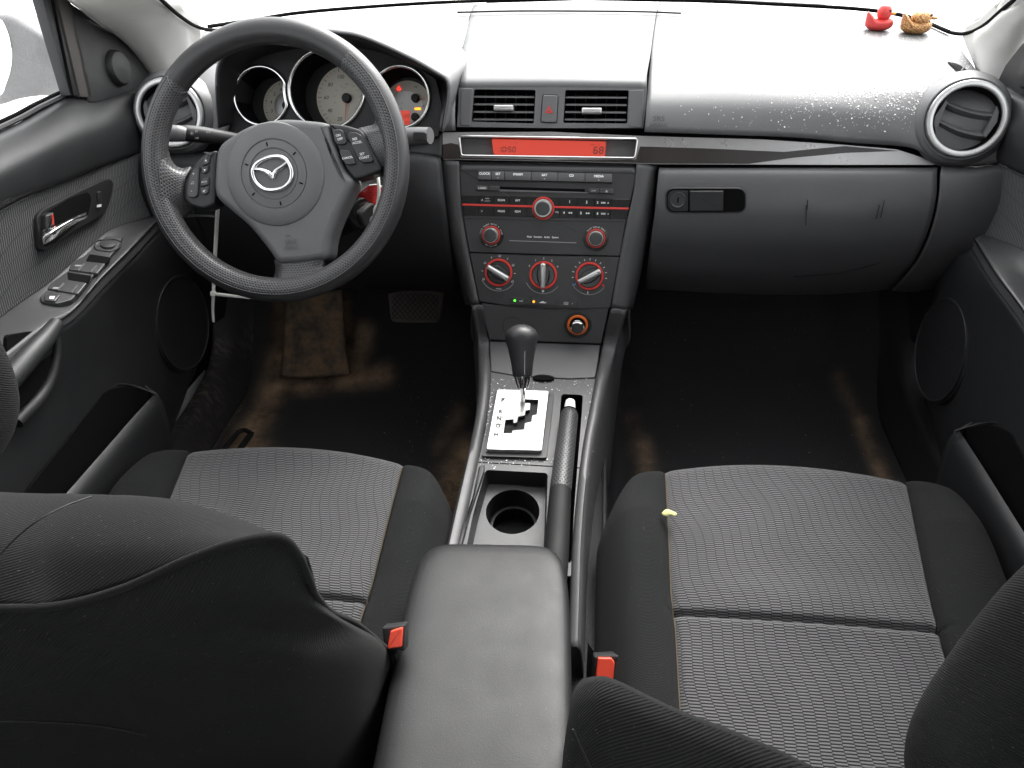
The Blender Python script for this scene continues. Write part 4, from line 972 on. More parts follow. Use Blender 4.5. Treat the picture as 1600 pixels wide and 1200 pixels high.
# ================================================================== CENTRE CONSOLE
FC = Frame((-.02, -.26, .331), (0, -.174, .985))
con = thing('centre_console', (0, -.4, .05), 'grey centre console between the seats with cup holder and armrest box', 'centre console')
FL_ = Frame((0, -.090, .40), (0, -.985, .17))
plate('lighter_panel', FL_, px(FL_, [(752, 474), (800, 479), (851, 482.5), (905, 483.5), (951, 481), (939, 537), (765, 531)]), -.01, 0, M['ctrim'], con, .001)
c = FL_.L(902.5, 507)
sk = thing('power_socket', FL_.P(c[0], c[1]), None, None); sk.parent = con; sk.location = FL_.P(c[0], c[1])-ORG[con.name]
ring('socket_surround', FL_, c, .0175, .0225, 0, .003, M['panel'], sk); ring('lit_collar', FL_, c, .0130, .0175, 0, .0042, M['orange'], sk)
lathe('socket_well', FL_, c, [(.0132, .0038), (.0126, .0004), (.0001, .0004)], M['void'], sk, 36)
lathe('lighter_knob', FL_, (c[0], c[1]-.0012), [(.0112, 0), (.0112, .006), (.0118, .0065), (.0118, .008), (.0100, .0085), (.0100, .013), (.009, .0142), (.0001, .0142)], M['chrome'], sk, 36)
lathe('lighter_cap', FL_, (c[0], c[1]-.0012), [(.0094, .0140), (.0090, .0152), (.0001, .0155)], M['button'], sk, 30)
c = FL_.L(801, 510); ring('blank_cover', FL_, c, .0165, .0170, 0, .0006, M['deep'], con)
A_, B_ = pY(765, 533, -.092), pY(938, 538.5, -.092); C_ = FC.at(768, 583, .001)
nn = (B_-A_).cross(C_-A_); nn = nn if nn.dot(CAM-A_) > 0 else -nn
FD_ = Frame(A_, nn)
plate('storage_lid', FD_, px(FD_, [(765.5, 533.5), (852, 536.5), (937.5, 539.5), (934, 565), (929.5, 590), (890, 592), (848, 590), (805, 587), (767.5, 580.5), (766, 555)]), -.006, .001, M['ctrim'], con, .0012)
# rails down both edges of the console, with their outer walls
def fc(u, v, h=0): return FC.at(u, v, h)
def rail(s):
    if s < 0: L = [(748, 476, -.09), (756, 535, -.092), None, None, None, None, None]; P2 = [(757, 590), (752, 640), (742, 690), (727, 755), (708, 840), (690, 925), (672, 1010)]
    else: L = [(962, 483, -.09), (950, 540, -.092)]; P2 = [(938, 592), (929, 640), (920, 690), (912, 755), (905, 840), (902, 925), (899, 1010)]
    crest = [pY(*L[0]), pY(*L[1])]+[fc(u, v, .007) for u, v in P2]
    rows = []; KW = ((2.6, 2.2, 1.7, 1.4, 1.1, 1, 1, 1, 1) if s > 0 else (1.6, 1.5, 1.3, 1.1, 1, 1, 1, 1, 1))
    for off, dz in ((-.010, -.014), (-.0075, -.003), (-.0035, -.0002), (0, .0008), (.0035, -.0020), (.0065, -.010), (.011, -.05), (.015, -.12), (.019, -.30)):
        rows.append([p+V((s*(off*(1.0 if i > 0 else .8) if off <= 0 else min(off, .0065)*KW[i]+max(0, off-.0065)), 0, dz if i > 1 else (dz*.25 if off > 0 else dz*.2)))+V((0, (.035 if off > .01 else 0) if i < 2 else 0, 0)) for i, p in enumerate(crest)])
    return surf('console_rail', rows, M['ctrim'], con, 60, 44, .002)
rail(-1); rail(1)
# top panel with openings
top = [(766, 579), (806, 586), (850, 590), (930, 591), (926, 620), (918, 660), (911, 710), (904, 760), (897, 830), (892, 900), (700, 900), (716, 830), (732, 760), (744, 708), (754, 655), (760, 610)]
hslot = [(877, 615.5), (911, 617), (908, 660), (903, 718), (897, 800), (893, 880), (862, 880), (866, 800), (871, 700)]
tray = [(759, 734), (856, 739), (854, 800), (851, 890), (722, 886), (740, 800)]
gate = [(774, 611), (866, 614), (854, 716), (752, 713)]
P_h, P_t, P_g = px(FC, hslot, 0, .006), px(FC, tray, 0, .006), inset(px(FC, gate, 0, .004), .004)
holed('console_top', FC, px(FC, top), [P_h, P_t, P_g], -.006, 0, M['ctrim'], con)
well('handbrake_slot', FC, P_h, -.05, -.0005, M['void'], con)
tr = well('cup_tray', FC, P_t, -.030, -.0005, M['panel'], con, .003, floor=False)
cc = FC.L(801, 799, -.029); q = px(FC, tray, 0, .006); q = inset(q if area2(q) > 0 else q[::-1], .003)
cup = circ(cc[0], cc[1], .0385, 48); notch = px(FC, [(765, 738), (850, 742), (849, 762), (816, 760), (815, 756), (768, 750)], -.029, .003)
back = px(FC, [(779, 830), (822, 832), (820, 900), (774, 900)], -.029)
holed('tray_floor', FC, q, [cup, notch], -.033, -.029, M['ctrim'], tr)
well('cup_well', FC, cup, -.095, -.0292, M['deep'], tr, .004)
ring('cup_ledge', FC, cc, .0300, .0360, -.066, -.063, M['panel'], tr, 40)
well('tray_pocket', FC, notch, -.07, -.0292, M['void'], tr)
plate('tray_rail', FC, px(FC, [(748, 728), (757, 725), (757, 735), (735, 800), (722, 850), (714, 880), (706, 880), (722, 820), (738, 775)], .006), -.02, .006, M['panel'], con, .003, 3)
for (u0, v0, u1, v1) in ((745, 722, 907, 731),): tube('panel_seam', [fc(u0, v0, .0004), fc((u0+u1)/2, (v0+v1)/2, .0004), fc(u1, v1, .0004)], .0006, M['void'], con, 6, 12)
c = FC.L(849, 590, .004); lathe('scoop_shade', FC, c, [(.0175, .001), (.0172, .0042), (.0160, .0044), (.0001, .0040)], M['void'], con, 36, sy=.36)  # raised black oval, shade of the finger scoop put into its colour
tube('scoop_lip', [FC.P(c[0]+.0178*math.cos(R(a)), c[1]+.0064*math.sin(R(a)), .0042) for a in range(10, 171, 16)], .0012, M['ctrim'], con, 8, 30)
# selector gate
gp = thing('selector_gate', FC.at(810, 660), None, None); gp.parent = con; gp.location = FC.at(810, 660)-ORG[con.name]
holed('gate_surround', FC, px(FC, gate, .004, .004), [inset(px(FC, gate, .004, .004), .0075)], -.004, .005, M['panel'], gp)
st = [(813, 625), (820, 623.6), (841.6, 624.4), (839, 648), (832, 649), (830.4, 659), (820, 661), (819, 671), (801, 672.4), (799.6, 677), (786.4, 677), (789.6, 656), (802.4, 655), (802.4, 661), (807.6, 660), (809.6, 651), (820, 649), (821, 641), (827.6, 640), (828.4, 630.4), (813, 629)]
pl = [(777.5, 608.5), (857, 611), (846, 703.5), (760.5, 701.5)]
holed('gate_plate', FC, px(FC, pl, .012, .003), [px(FC, st, .012)], .002, .012, M['satin'], gp)
well('gate_slot', FC, px(FC, st, .012), -.02, .0118, M['void'], gp, floor=False)
plate('gate_slider', FC, px(FC, [(770, 615), (860, 618), (850, 700), (765, 698)], .0), -.012, -.004, M['ctrim'], gp, 0)
for s, u, v in (('P', 785, 626), ('R', 781.5, 644), ('N', 779.4, 654.5), ('D', 778, 666)):
    c = FC.L(u, v, .012); text(FC, s, c, .0066, M['ink'], gp, h=.0124, bold=.0007)
    e = circ(c[0], c[1], .0072, 24, .80); w = inset(e, .0009); marks('letter_oval', FC, [[e[i], e[(i+1) % 24], w[(i+1) % 24], w[i]] for i in range(24)], M['ink'], gp, .0123)
text(FC, 'M', FC.L(774.8, 680, .012), .0070, M['ink'], gp, h=.0124, bold=.0006)

def sell(name, c, half, p, m, parent, rot=None, n=14, uvs=1.0, fn=None):
    """a rounded box (p high) to ellipsoid (p=2)"""
    vs, fs, uv = [], [], []; rot = rot or Matrix.Identity(3)
    for ax in range(3):
        for sg in (-1, 1):
            s = len(vs)
            for i in range(n+1):
                for j in range(n+1):
                    a, b = math.tan((i/n*2-1)*math.pi/4), math.tan((j/n*2-1)*math.pi/4)
                    q = [0, 0, 0]; q[ax] = sg; q[(ax+1) % 3] = a; q[(ax+2) % 3] = b
                    k = 1/sum(abs(t)**p for t in q)**(1/p); w = V((q[0]*k*half[0], q[1]*k*half[1], q[2]*k*half[2]))
                    if fn: w = fn(w)
                    uv.append((w.x+w.y*.3, w.z+w.y)); vs.append(V(c)+rot @ w)
            for i in range(n):
                for j in range(n):
                    f = (s+i*(n+1)+j, s+(i+1)*(n+1)+j, s+(i+1)*(n+1)+j+1, s+i*(n+1)+j+1); fs.append(f if sg > 0 else f[::-1])
    return obj(name, vs, fs, m, parent, uv, 180)
ra = Matrix.Rotation(R(3.3), 3, 'Z')
sell('armrest_lid', (-.0135, -.815, .362), (.0895, .247, .031), 7, M['vinyl'], con, ra, 24)
sell('armrest_box', (-.0165, -.815, .215), (.080, .238, .130), 9, M['panel'], con, ra, 16)

# ---- gear lever
gl = thing('gear_lever', fc(817, 629, .01), 'black gear lever with a bulbous grip on a chrome stalk', 'gear lever')
gb = fc(817, 629, -.01); k0 = pZ(817, 604, .395); k1 = pZ(814.5, 512, .468)
tube('shaft', [gb, pZ(817, 626, .35), k0], .0042, M['chrome'], gl, 16, 12)
ax = (k1-k0)
tube('collar', [k0-ax*.03, k0+ax*.20], [.0085, .0105, .0122, .0135], M['chrome'], gl, 24, 14)
Lk = ax.length; FKn = Frame(k0, ax)
kb_ = lathe('knob', FKn, (0, 0), [(.0135, .17*Lk), (.0145, .19*Lk), (.0165, .38*Lk), (.0190, .55*Lk), (.0215, .68*Lk), (.0236, .78*Lk)]+[(.0245*math.cos(R(a)), .84*Lk+.0190*math.sin(R(a))) for a in range(0, 90, 8)]+[(.0001, .84*Lk+.019)], M['leather'], gl, 40, angle=80)
sd = ax.cross(V((0, -1, 0))).normalized()
pts = [k0+ax*t+(CAM-k0).normalized()*r1_+CR*r2_ for t, r1_, r2_ in ((.2, .0150, .0030), (.4, .0170, .0035), (.6, .0190, .0045), (.72, .0190, .0080), (.80, .0165, .0140), (.86, .0080, .0215))]
tube('knob_seam', pts, .0006, M['grey'], gl, 6, 30)

# ---- handbrake
hb_ = thing('handbrake', fc(880, 760, .03), 'handbrake lever with a criss-cross grip and white release button', 'handbrake')
h0, h1, h2, h3, h4 = fc(891, 628, .012), fc(890, 643, .014), fc(875.5, 768, .030), fc(869, 862, .040), fc(862, 930, .046)
tube('release_button', [h0, h1+(h2-h1)*.03], [.0075, .0086, .0088, .0088], M['tie'], hb_, 20, 12)
def uvtube(name, a, b, r0, r1, m, n=40, k=28):
    G, uv = [], []; t = (b-a).normalized(); s = (V((1, 0, 0))-t*t.x).normalized(); w = t.cross(s)
    for i in range(n+1):
        f = i/n; e = 1-.22*max(0, 1-f*14)**2-.05*max(0, 1-(1-f)*14)**2; r = (r0+(r1-r0)*f)*e; row = []
        for j in range(k+1): th = 2*math.pi*j/k; row.append(a.lerp(b, f)+s*(r*math.cos(th))+w*(r*math.sin(th))); uv.append((th*.014, (b-a).length*f))
        G.append(row)
    vs, fs = grid(G); return obj(name, vs, fs, m, hb_, uv, 60)
M['gripm'] = perforated('dimpled grip rubber', (.045, .045, .046), .42, .0052)
uvtube('grip', h1, h2, .0136, .0150, M['gripm']); tube('sleeve', [h2+(h1-h2)*.004, h3, h4], [.0147, .0158, .0172], plastic('worn black sleeve', (.010, .010, .010), .65, 900, .2, spec=.25), hb_, 24, 30)
tube('grip_band', [h1+(h2-h1)*.012, h1+(h2-h1)*.022], [.0132, .0134], M['void'], hb_, 24, 4)

# ---- buckles
def buckle(cx, pts_red, pts_blk, stalk, label):
    b = thing('belt_buckle', pX(pts_red[0][0], pts_red[0][1], cx), label, 'seat belt buckle', 'seat belt buckles beside the armrest')
    F = Frame(pX(*pts_red[0], cx), (0.05, -.75, .66))
    plate('housing', F, px(F, pts_blk, 0, .002), -.02, -.001, M['deep'], b, .002); plate('release_button', F, px(F, pts_red, 0, .0015), -.012, .004, M['belt'], b, .0012, 3)
    p = F.at(*stalk); tube('stalk', [p-F.n*.01-V((0, 0, .01)), p-V((0, -.02, .08)), p-V((0, -.03, .16))], .011, M['deep'], b, 10, 12, flat=.5)
    return F
buckle(-.105, [(611, 985), (630, 979.5), (628, 1010), (606, 1013)], [(596, 981), (632, 977), (632, 1018), (600, 1016)], (612, 1000), 'red-buttoned belt buckle half hidden beside the driver seat and armrest')
F_ = buckle(.100, [(934, 1027), (955, 1027), (960, 1034), (958, 1062), (930, 1062)], [(928, 1026), (960, 1024), (975, 1026), (973, 1072), (926, 1072)], (948, 1050), 'red-buttoned belt buckle standing against the passenger seat cushion')
BST = tag(plate('buckle_bracket', Frame(pX(922, 1030, .092), (.1, -.9, .42)), px(Frame(pX(922, 1030, .092), (.1, -.9, .42)), [(919, 1004), (929, 1018), (926, 1062), (916, 1062)], 0, .001), -.003, 0, M['panel'], None, .0008), 'thin dark plastic tongue beside the passenger belt buckle', 'bracket')
# ================================================================== DOORS
FD = Frame((-.66, -.25, .6), (1, 0, .0), (0, 1, 0))           # inner face of the driver's door
def build_door():
    d = thing('side_door', (-.66, -.4, .2), 'driver door in black trim with window switches, chrome lever and side mirror', 'car door')
    def ext(row, y0=-1.15, dz=.004):
        a = row[0]; return [V((a.x, y0, a.z+dz)), V((a.x, (y0+a.y)/2, a.z+dz/2))]+row
    W_ = -.690
    belt = ext(rX((0, 205, W_), (60, 174, W_), (112, 149, W_), (150, 151, W_), (190, 141, -.680), (226, 129, -.672), (236, 128, -.668)))
    b2 = ext(rX((0, 222, -.672), (60, 192, -.672), (112, 166, -.672), (150, 164, -.672), (190, 155, -.667), (226, 146, -.663), (236, 146, -.662)))
    b3 = ext(rX((0, 270, -.650), (60, 240, -.650), (112, 216, -.650), (150, 205, -.651), (190, 193, -.653), (226, 184, -.655), (238, 184, -.656)))
    b4 = ext(rX((0, 318, -.652), (60, 292, -.652), (112, 272, -.652), (150, 257, -.653), (187, 243, -.655), (226, 228, -.657), (240, 224, -.657)))
    b5 = ext(rX((0, 328, -.663), (60, 301, -.663), (112, 281, -.663), (150, 265, -.663), (187, 251, -.663), (226, 236, -.663), (241, 231, -.663)))
    surf('upper_panel', [belt, b2, b3, b4, b5], M['panel'], d, 60, 40, .004)
    i1 = ext(rX((0, 332, -.661), (75, 297, -.661), (187, 253, -.661), (242, 233, -.661)))
    i2 = ext(rX((0, 420, -.668), (75, 375, -.668), (187, 305, -.668), (242, 285, -.667)))
    i3 = ext(rX((0, 497, -.665), (75, 443, -.665), (140, 386, -.665), (175, 358, -.665), (246, 337, -.664)))
    surf('cloth_insert', [i1, i2, i3], M['doorcloth'], d, 60, 30, .003, straight=False)
    s1 = ext(rX((0, 496, -.663), (75, 442, -.663), (140, 385, -.663), (175, 357, -.663), (240, 338, -.661)))
    s2 = ext(rX((18, 505, -.645), (90, 459, -.645), (148, 410, -.645), (185, 373, -.645), (241, 341, -.650)))
    s3 = ext(rX((46, 520, -.616), (108, 483, -.616), (153, 433, -.617), (198, 388, -.620), (243, 343, -.640)))
    s4 = ext(rX((52, 526, -.611), (112, 488, -.611), (157, 437, -.612), (202, 392, -.615), (246, 346, -.638)))
    s5 = ext(rX((58, 540, -.609), (116, 500, -.609), (163, 450, -.610), (208, 404, -.613), (250, 358, -.637)))
    arm = surf('door_armrest', [s1, s2, s3, s4, s5], M['dtrim'], d, 60, 30, .003, 50)
    tube('armrest_seam', [p+V((.0012, 0, .001)) for p in s4[2:]], .0011, M['void'], arm, 6, 40)
    l1 = ext(rX((58, 541, -.611), (116, 501, -.611), (163, 451, -.612), (208, 405, -.615), (250, 359, -.639)))
    l2 = ext(rX((60, 640, -.625), (130, 590, -.625), (190, 530, -.628), (245, 460, -.635), (300, 400, -.642)))
    l3 = ext(rX((70, 740, -.632), (140, 690, -.632), (195, 640, -.634), (250, 590, -.638), (312, 545, -.645)))
    l4 = ext(rX((80, 830, -.640), (145, 780, -.640), (200, 725, -.642), (245, 670, -.646), (292, 612, -.652)))
    l5 = ext(rX((90, 930, -.650), (155, 860, -.650), (205, 790, -.652), (240, 725, -.656), (268, 675, -.660)))
    surf('lower_panel', [l1, l2, l3, l4, l5], M['panel'], d, 50, 40, .004)
    # storage pocket lip along the bottom
    lipp = rX((243, 618, -.612), (205, 660, -.610), (160, 712, -.608), (105, 775, -.606), (40, 850, -.606))
    lipp = lipp+[V((lipp[-1].x, -.95, lipp[-1].z))]
    low = [V((p.x-.004, p.y, p.z-.16)) for p in lipp]; mid = [V((p.x+.008, p.y, p.z-.03)) for p in lipp]
    inn_ = [V((p.x-.010, p.y, p.z-.012)) for p in lipp]
    surf('door_pocket', [inn_, [p+V((-.004, 0, .001)) for p in lipp], [p+V((.004, 0, -.003)) for p in lipp], mid, low], M['panel'], d, 40, 24, .003)
    surf('pocket_front', [[lipp[0]+V((.002, 0, 0)), lipp[0]+V((-.035, .02, .01))], [low[0], low[0]+V((-.035, .02, 0))]], M['panel'], d, 8, 8, .003)
    tube('pocket_edge', rX((150, 622, -.632), (180, 602, -.632), (205, 602, -.630), (230, 610, -.615), (245, 617, -.602)), .0016, M['panel'], d, 6, 24)
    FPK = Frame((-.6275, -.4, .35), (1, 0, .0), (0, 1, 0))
    plate('pocket_shade', FPK, spl2(px(FPK, [(148, 632), (165, 612), (195, 605), (225, 610), (240, 622), (190, 690), (120, 775), (20, 890), (-20, 900), (20, 800), (95, 700)]), 4), -.004, .0008, M['void'], d, 0)  # flat black patch, its colour stands in for shade in the open pocket
    # speaker
    FSP = Frame(pX(288, 505, -.632), (1, 0, .05), (0, 1, 0))
    sp = lathe('speaker_grille', FSP, (0, 0), [(.088, -.012), (.085, -.003), (.080, .000), (.077, -.0005), (.0001, .003)], M['deep'], d, 56)
    ring('speaker_rim', FSP, (0, 0),   .080, .083, -.002, .0016, M['panel'], sp, 56)
    # inner handle
    FH = Frame((-.6635, -.2, .6), (1, 0, 0), (0, 1, 0))
    bz = px(FH, [(53, 342), (56, 334), (64, 326), (110, 302), (158, 280.5), (168, 279), (174, 284), (173, 300), (166, 322), (154, 338), (110, 364), (66, 393), (60, 389)], 0, .004, 3)
    bzl = plate('handle_bezel', FH, bz, -.004, .004, M['deep'], d, .002)
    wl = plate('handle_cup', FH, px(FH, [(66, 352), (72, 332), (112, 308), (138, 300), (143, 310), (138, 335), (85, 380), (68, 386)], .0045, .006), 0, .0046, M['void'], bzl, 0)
    surf('release_lever', [[FH.at(66, 360, .010), FH.at(83, 354, .017), FH.at(110, 341, .020), FH.at(136, 331, .018)], [FH.at(66, 372, .012), FH.at(84, 362, .022), FH.at(111, 346, .024), FH.at(137, 336, .020)], [FH.at(68, 383, .008), FH.at(84, 374, .014), FH.at(112, 353, .017), FH.at(137, 340, .016)]], M['chrome'], bzl, 24, 14, .003)
    plate('lock_knob', FH, px(FH, [(66, 336), (79, 331), (81, 357), (67, 360)], .006, .003), 0, .012, M['panel'], bzl, .003, 3)
    plate('lock_mark', FH, px(FH, [(78.2, 335), (80.8, 335), (82.4, 351), (80.0, 352)], .010), .004, .0125, M['red'], bzl, .0004, 1)
    plate('lock_switch', FH, px(FH, [(150, 300), (156, 298), (158, 320), (152, 323)], .004, .002), 0, .007, M['panel'], bzl, .0015); marks('switch_mark', FH, [px(FH, [(151, 320), (158, 319), (158, 323), (151, 324)], .007)], M['white'], bzl, .0074)
    # window switches on the armrest
    a_, b_, c_ = pX(75, 444, -.660), pX(140, 387, -.660), pX(153, 433, -.617)
    n_ = (b_-a_).cross(c_-a_); n_ = n_ if n_.z > 0 else -n_
    FA_ = Frame(a_+n_.normalized()*.002, n_, (0, 1, 0))
    sw = plate('switch_panel', FA_, px(FA_, [(62, 466), (140, 394), (165, 371), (192, 370), (184, 388), (112, 470), (90, 476), (66, 474)], 0, .003), -.006, .002, M['dtrim'], d, .0012)
    q = px(FA_, [(150, 376), (178, 374), (190, 378), (186, 388), (172, 394), (150, 391), (147, 384)], .002, .004); rimring('mirror_switch_rim', FA_, q, .0018, .001, .0034, M['panel'], sw)
    c = FA_.L(168, 383, .003); lathe('mirror_switch', FA_, c, [(.010, .002), (.009, .005), (.004, .006), (.0001, .0056)], M['button'], sw, 24)
    for (p1, p2) in (([(113, 410), (140, 397), (173, 402), (152, 428), (107, 422)], [(140, 397), (173, 402), (166, 412), (134, 408)]), ([(78, 445), (104, 426), (144, 432), (122, 460), (74, 452)], [(105, 425), (143, 431), (136, 442), (106, 437)])):
        b = plate('window_switch', FA_, px(FA_, p1, .003, .002), 0, .0042, M['button'], sw, .001); plate('switch_shade', FA_, px(FA_, p2, .0045, .002), .002, .0046, M['void'], b, .0003, 1)  # second plate is flat black, painting the shade in the switch hollow
        u0, v0 = (p1[0][0]+p1[4][0])/2, (p1[0][1]+p1[4][1])/2
        for k in (.35, .8):
            x0, y0 = p1[4][0]+(p1[3][0]-p1[4][0])*k, p1[4][1]+(p1[3][1]-p1[4][1])*k
            plate('switch_ridge', FA_, px(FA_, [(x0-2, y0-2), (x0+8, y0-13), (x0+10, y0-12), (x0, y0-1)], .005), .003, .0058, M['trim'], b, .0006, 1)
        marks('switch_mark', FA_, [px(FA_, [(p1[0][0]+5, p1[0][1]+4), (p1[0][0]+16, p1[0][1]+4), (p1[0][0]+15, p1[0][1]+6), (p1[0][0]+4, p1[0][1]+6)], .0045)], M['grey'], b, .0046)
    b = plate('lockout_switch', FA_, px(FA_, [(69, 463), (80, 457), (94, 463), (86, 472), (70, 471)], .003, .0015), 0, .005, M['button'], sw, .001); marks('switch_mark', FA_, [px(FA_, [(78, 463), (86, 463), (84, 468), (77, 467)], .005)], M['white'], b, .0054)
    # grab handle behind the switches
    tube('grab_handle', rX((88, 506, -.606), (70, 530, -.602), (45, 558, -.602), (15, 592, -.604), (-40, 650, -.608)), [.009, .0125, .0135, .0135, .014], M['panel'], d, 18, 30)
    tube('grab_surround', rX((78, 508, -.610), (87, 518, -.609), (88, 560, -.612), (70, 610, -.616), (25, 660, -.620)), [.003, .005, .007, .009, .009], M['panel'], d, 12, 36)
    gp_ = rX((20, 520, -.618), (72, 516, -.614), (84, 535, -.614), (80, 575, -.618), (55, 615, -.620), (10, 655, -.622))
    plate('grab_shade', Frame((-.616, -.45, .45), (1, 0, 0), (0, 1, 0)), px(Frame((-.616, -.45, .45), (1, 0, 0), (0, 1, 0)), [(10, 524), (72, 514), (85, 530), (80, 575), (55, 615), (5, 660)], 0, .006), -.004, .0012, M['void'], d, 0)  # flat black polygon painted as the shade behind the grab handle
    # window surround
    FWD = Frame((-.686, -.2, .85), (1, 0, .06), (0, 1, 0))
    up = lambda u, v, u2, v2, k: (u+(u2-u)*k, v+(v2-v)*k)
    b0, b1 = (107, 149), (63, 0); c0, c1 = (120, 151), (84, 0)
    plate('division_seal', FWD, px(FWD, [(107, 149), up(107, 149, 63, 0, 2.1), up(120, 151, 83, 0, 2.1), (120, 151)]), -.012, .004, M['panel'], d, .003)
    tube('glass_run', [FWD.at(113, 149, .005), FWD.at(82, 0, .005), FWD.at(*up(113, 149, 82, 0, 2.1), .005)], .0022, M['void'], d, 6, 16)
    M['taupe'] = plastic('taupe trim', (.085, .075, .070), .6, 700, .2)
    plate('sail_edge', FWD, px(FWD, [(120, 152), (84, -2), (104, -2), (141, 154)]), -.012, .006, M['taupe'], d, .003)
    sail = plate('sail_panel', FWD, px(FWD, [(104, 0), (150, 32), (178, 50), (205, 70), (228, 100), (241, 130), (236, 138), (211, 140), (185, 151), (150, 161), (139, 160)], .006), -.012, .006, M['panel'], d, .002)
    FT = Frame(FWD.at(184, 106, .008), FWD.n, (0, 1, 0)); lathe('tweeter', FT, (0, 0), [(.027, -.003), (.026, .004), (.023, .007), (.0001, .0095)], M['panel'], sail, 36)
    tube('window_seal', [p+V((-.002, 0, .003)) for p in belt[:5]], .0045, M['panel'], d, 8, 30, flat=.8)
    tube('window_seal', [p+V((-.010, 0, .006)) for p in belt[:5]], .0030, M['void'], d, 8, 30)
    gt = [V((p.x-.012, p.y, p.z-.01)) for p in (belt[0], belt[2], belt[4])]
    gtop = [V((-.56, -1.15, 1.15)), V((-.56, -.6, 1.17)), V((-.585, -.30, 1.12))]
    FWD2 = [FWD.at(*up(107, 149, 63, 0, k), -.010) for k in (0, 1, 2.0)]
    g = surf('window_glass', [[gt[0], gt[1], FWD2[0]], [gt[0].lerp(gtop[0], .5), gt[1].lerp(gtop[1], .5), FWD2[1]], [gtop[0], gtop[1], FWD2[2]]], M['sideglass'], d, 10, 10, 0)
    # side mirror on the outside of the door
    FM = Frame(pX(40, 95, -.86), (.35, -.93, .05))
    hs = px(FM, [(-70, 10), (-40, 14), (0, 22), (12, 23), (30, 31), (50, 44), (75, 61), (100, 82), (118, 118), (112, 142), (88, 150), (55, 152), (25, 157), (0, 165), (-45, 172), (-75, 165)])
    mr = plate('side_mirror', FM, spl2(hs, 4), -.09, 0, M['housing'], d, .012, 4, angle=60)
    plate('mirror_glass', FM, spl2(px(FM, [(-66, 22), (-35, 22), (0, 30), (12, 46), (19, 75), (18, 105), (10, 132), (0, 150), (-40, 160), (-68, 152)]), 4), -.004, .0012, M['mirror'], mr, .001)
    surf('outer_skin', [[V((-.74, -1.15, .10)), V((-.745, .10, .10))], [V((-.76, -1.15, .50)), V((-.76, .12, .50))], [V((-.715, -1.15, .765)), V((-.712, .06, .752))]], M['paint'], d, 12, 12, .01)
    return d
door = build_door()
KEEP = {'upper_panel', 'cloth_insert', 'door_armrest', 'lower_panel', 'door_pocket', 'pocket_front', 'pocket_edge', 'speaker_grille', 'speaker_rim', 'handle_bezel', 'handle_cup', 'release_lever', 'lock_knob', 'grab_handle', 'grab_surround', 'grab_shade', 'division_seal', 'glass_run', 'sail_edge', 'sail_panel', 'tweeter', 'window_seal', 'window_glass', 'side_mirror', 'mirror_glass', 'armrest_seam', 'outer_skin', 'pocket_shade'}
def mirror_tree(o, parent, root_loc):
    """mirror image of a thing's parts across the middle of the car"""
    for ch in [c for c in COL.objects if c.parent == o]:
        base = ch.name.split('.')[0]
        if base not in KEEP: continue
        me = ch.data.copy(); me.transform(Matrix.Scale(-1, 4, (1, 0, 0))); me.flip_normals()
        n = bpy.data.objects.new(base, me); COL.objects.link(n); w = ORG[ch.name]; w = V((-w.x, w.y, w.z)); ORG[n.name] = w
        n.parent = parent; n.location = w-ORG[parent.name]
        for md in ch.modifiers: solid(n, md.thickness, md.offset)
        mirror_tree(ch, n, root_loc)
pdoor = thing('side_door', (.66, -.4, .2), 'passenger door with ribbed cloth insert and scuffed storage pocket', 'car door')
mirror_tree(door, pdoor, None)

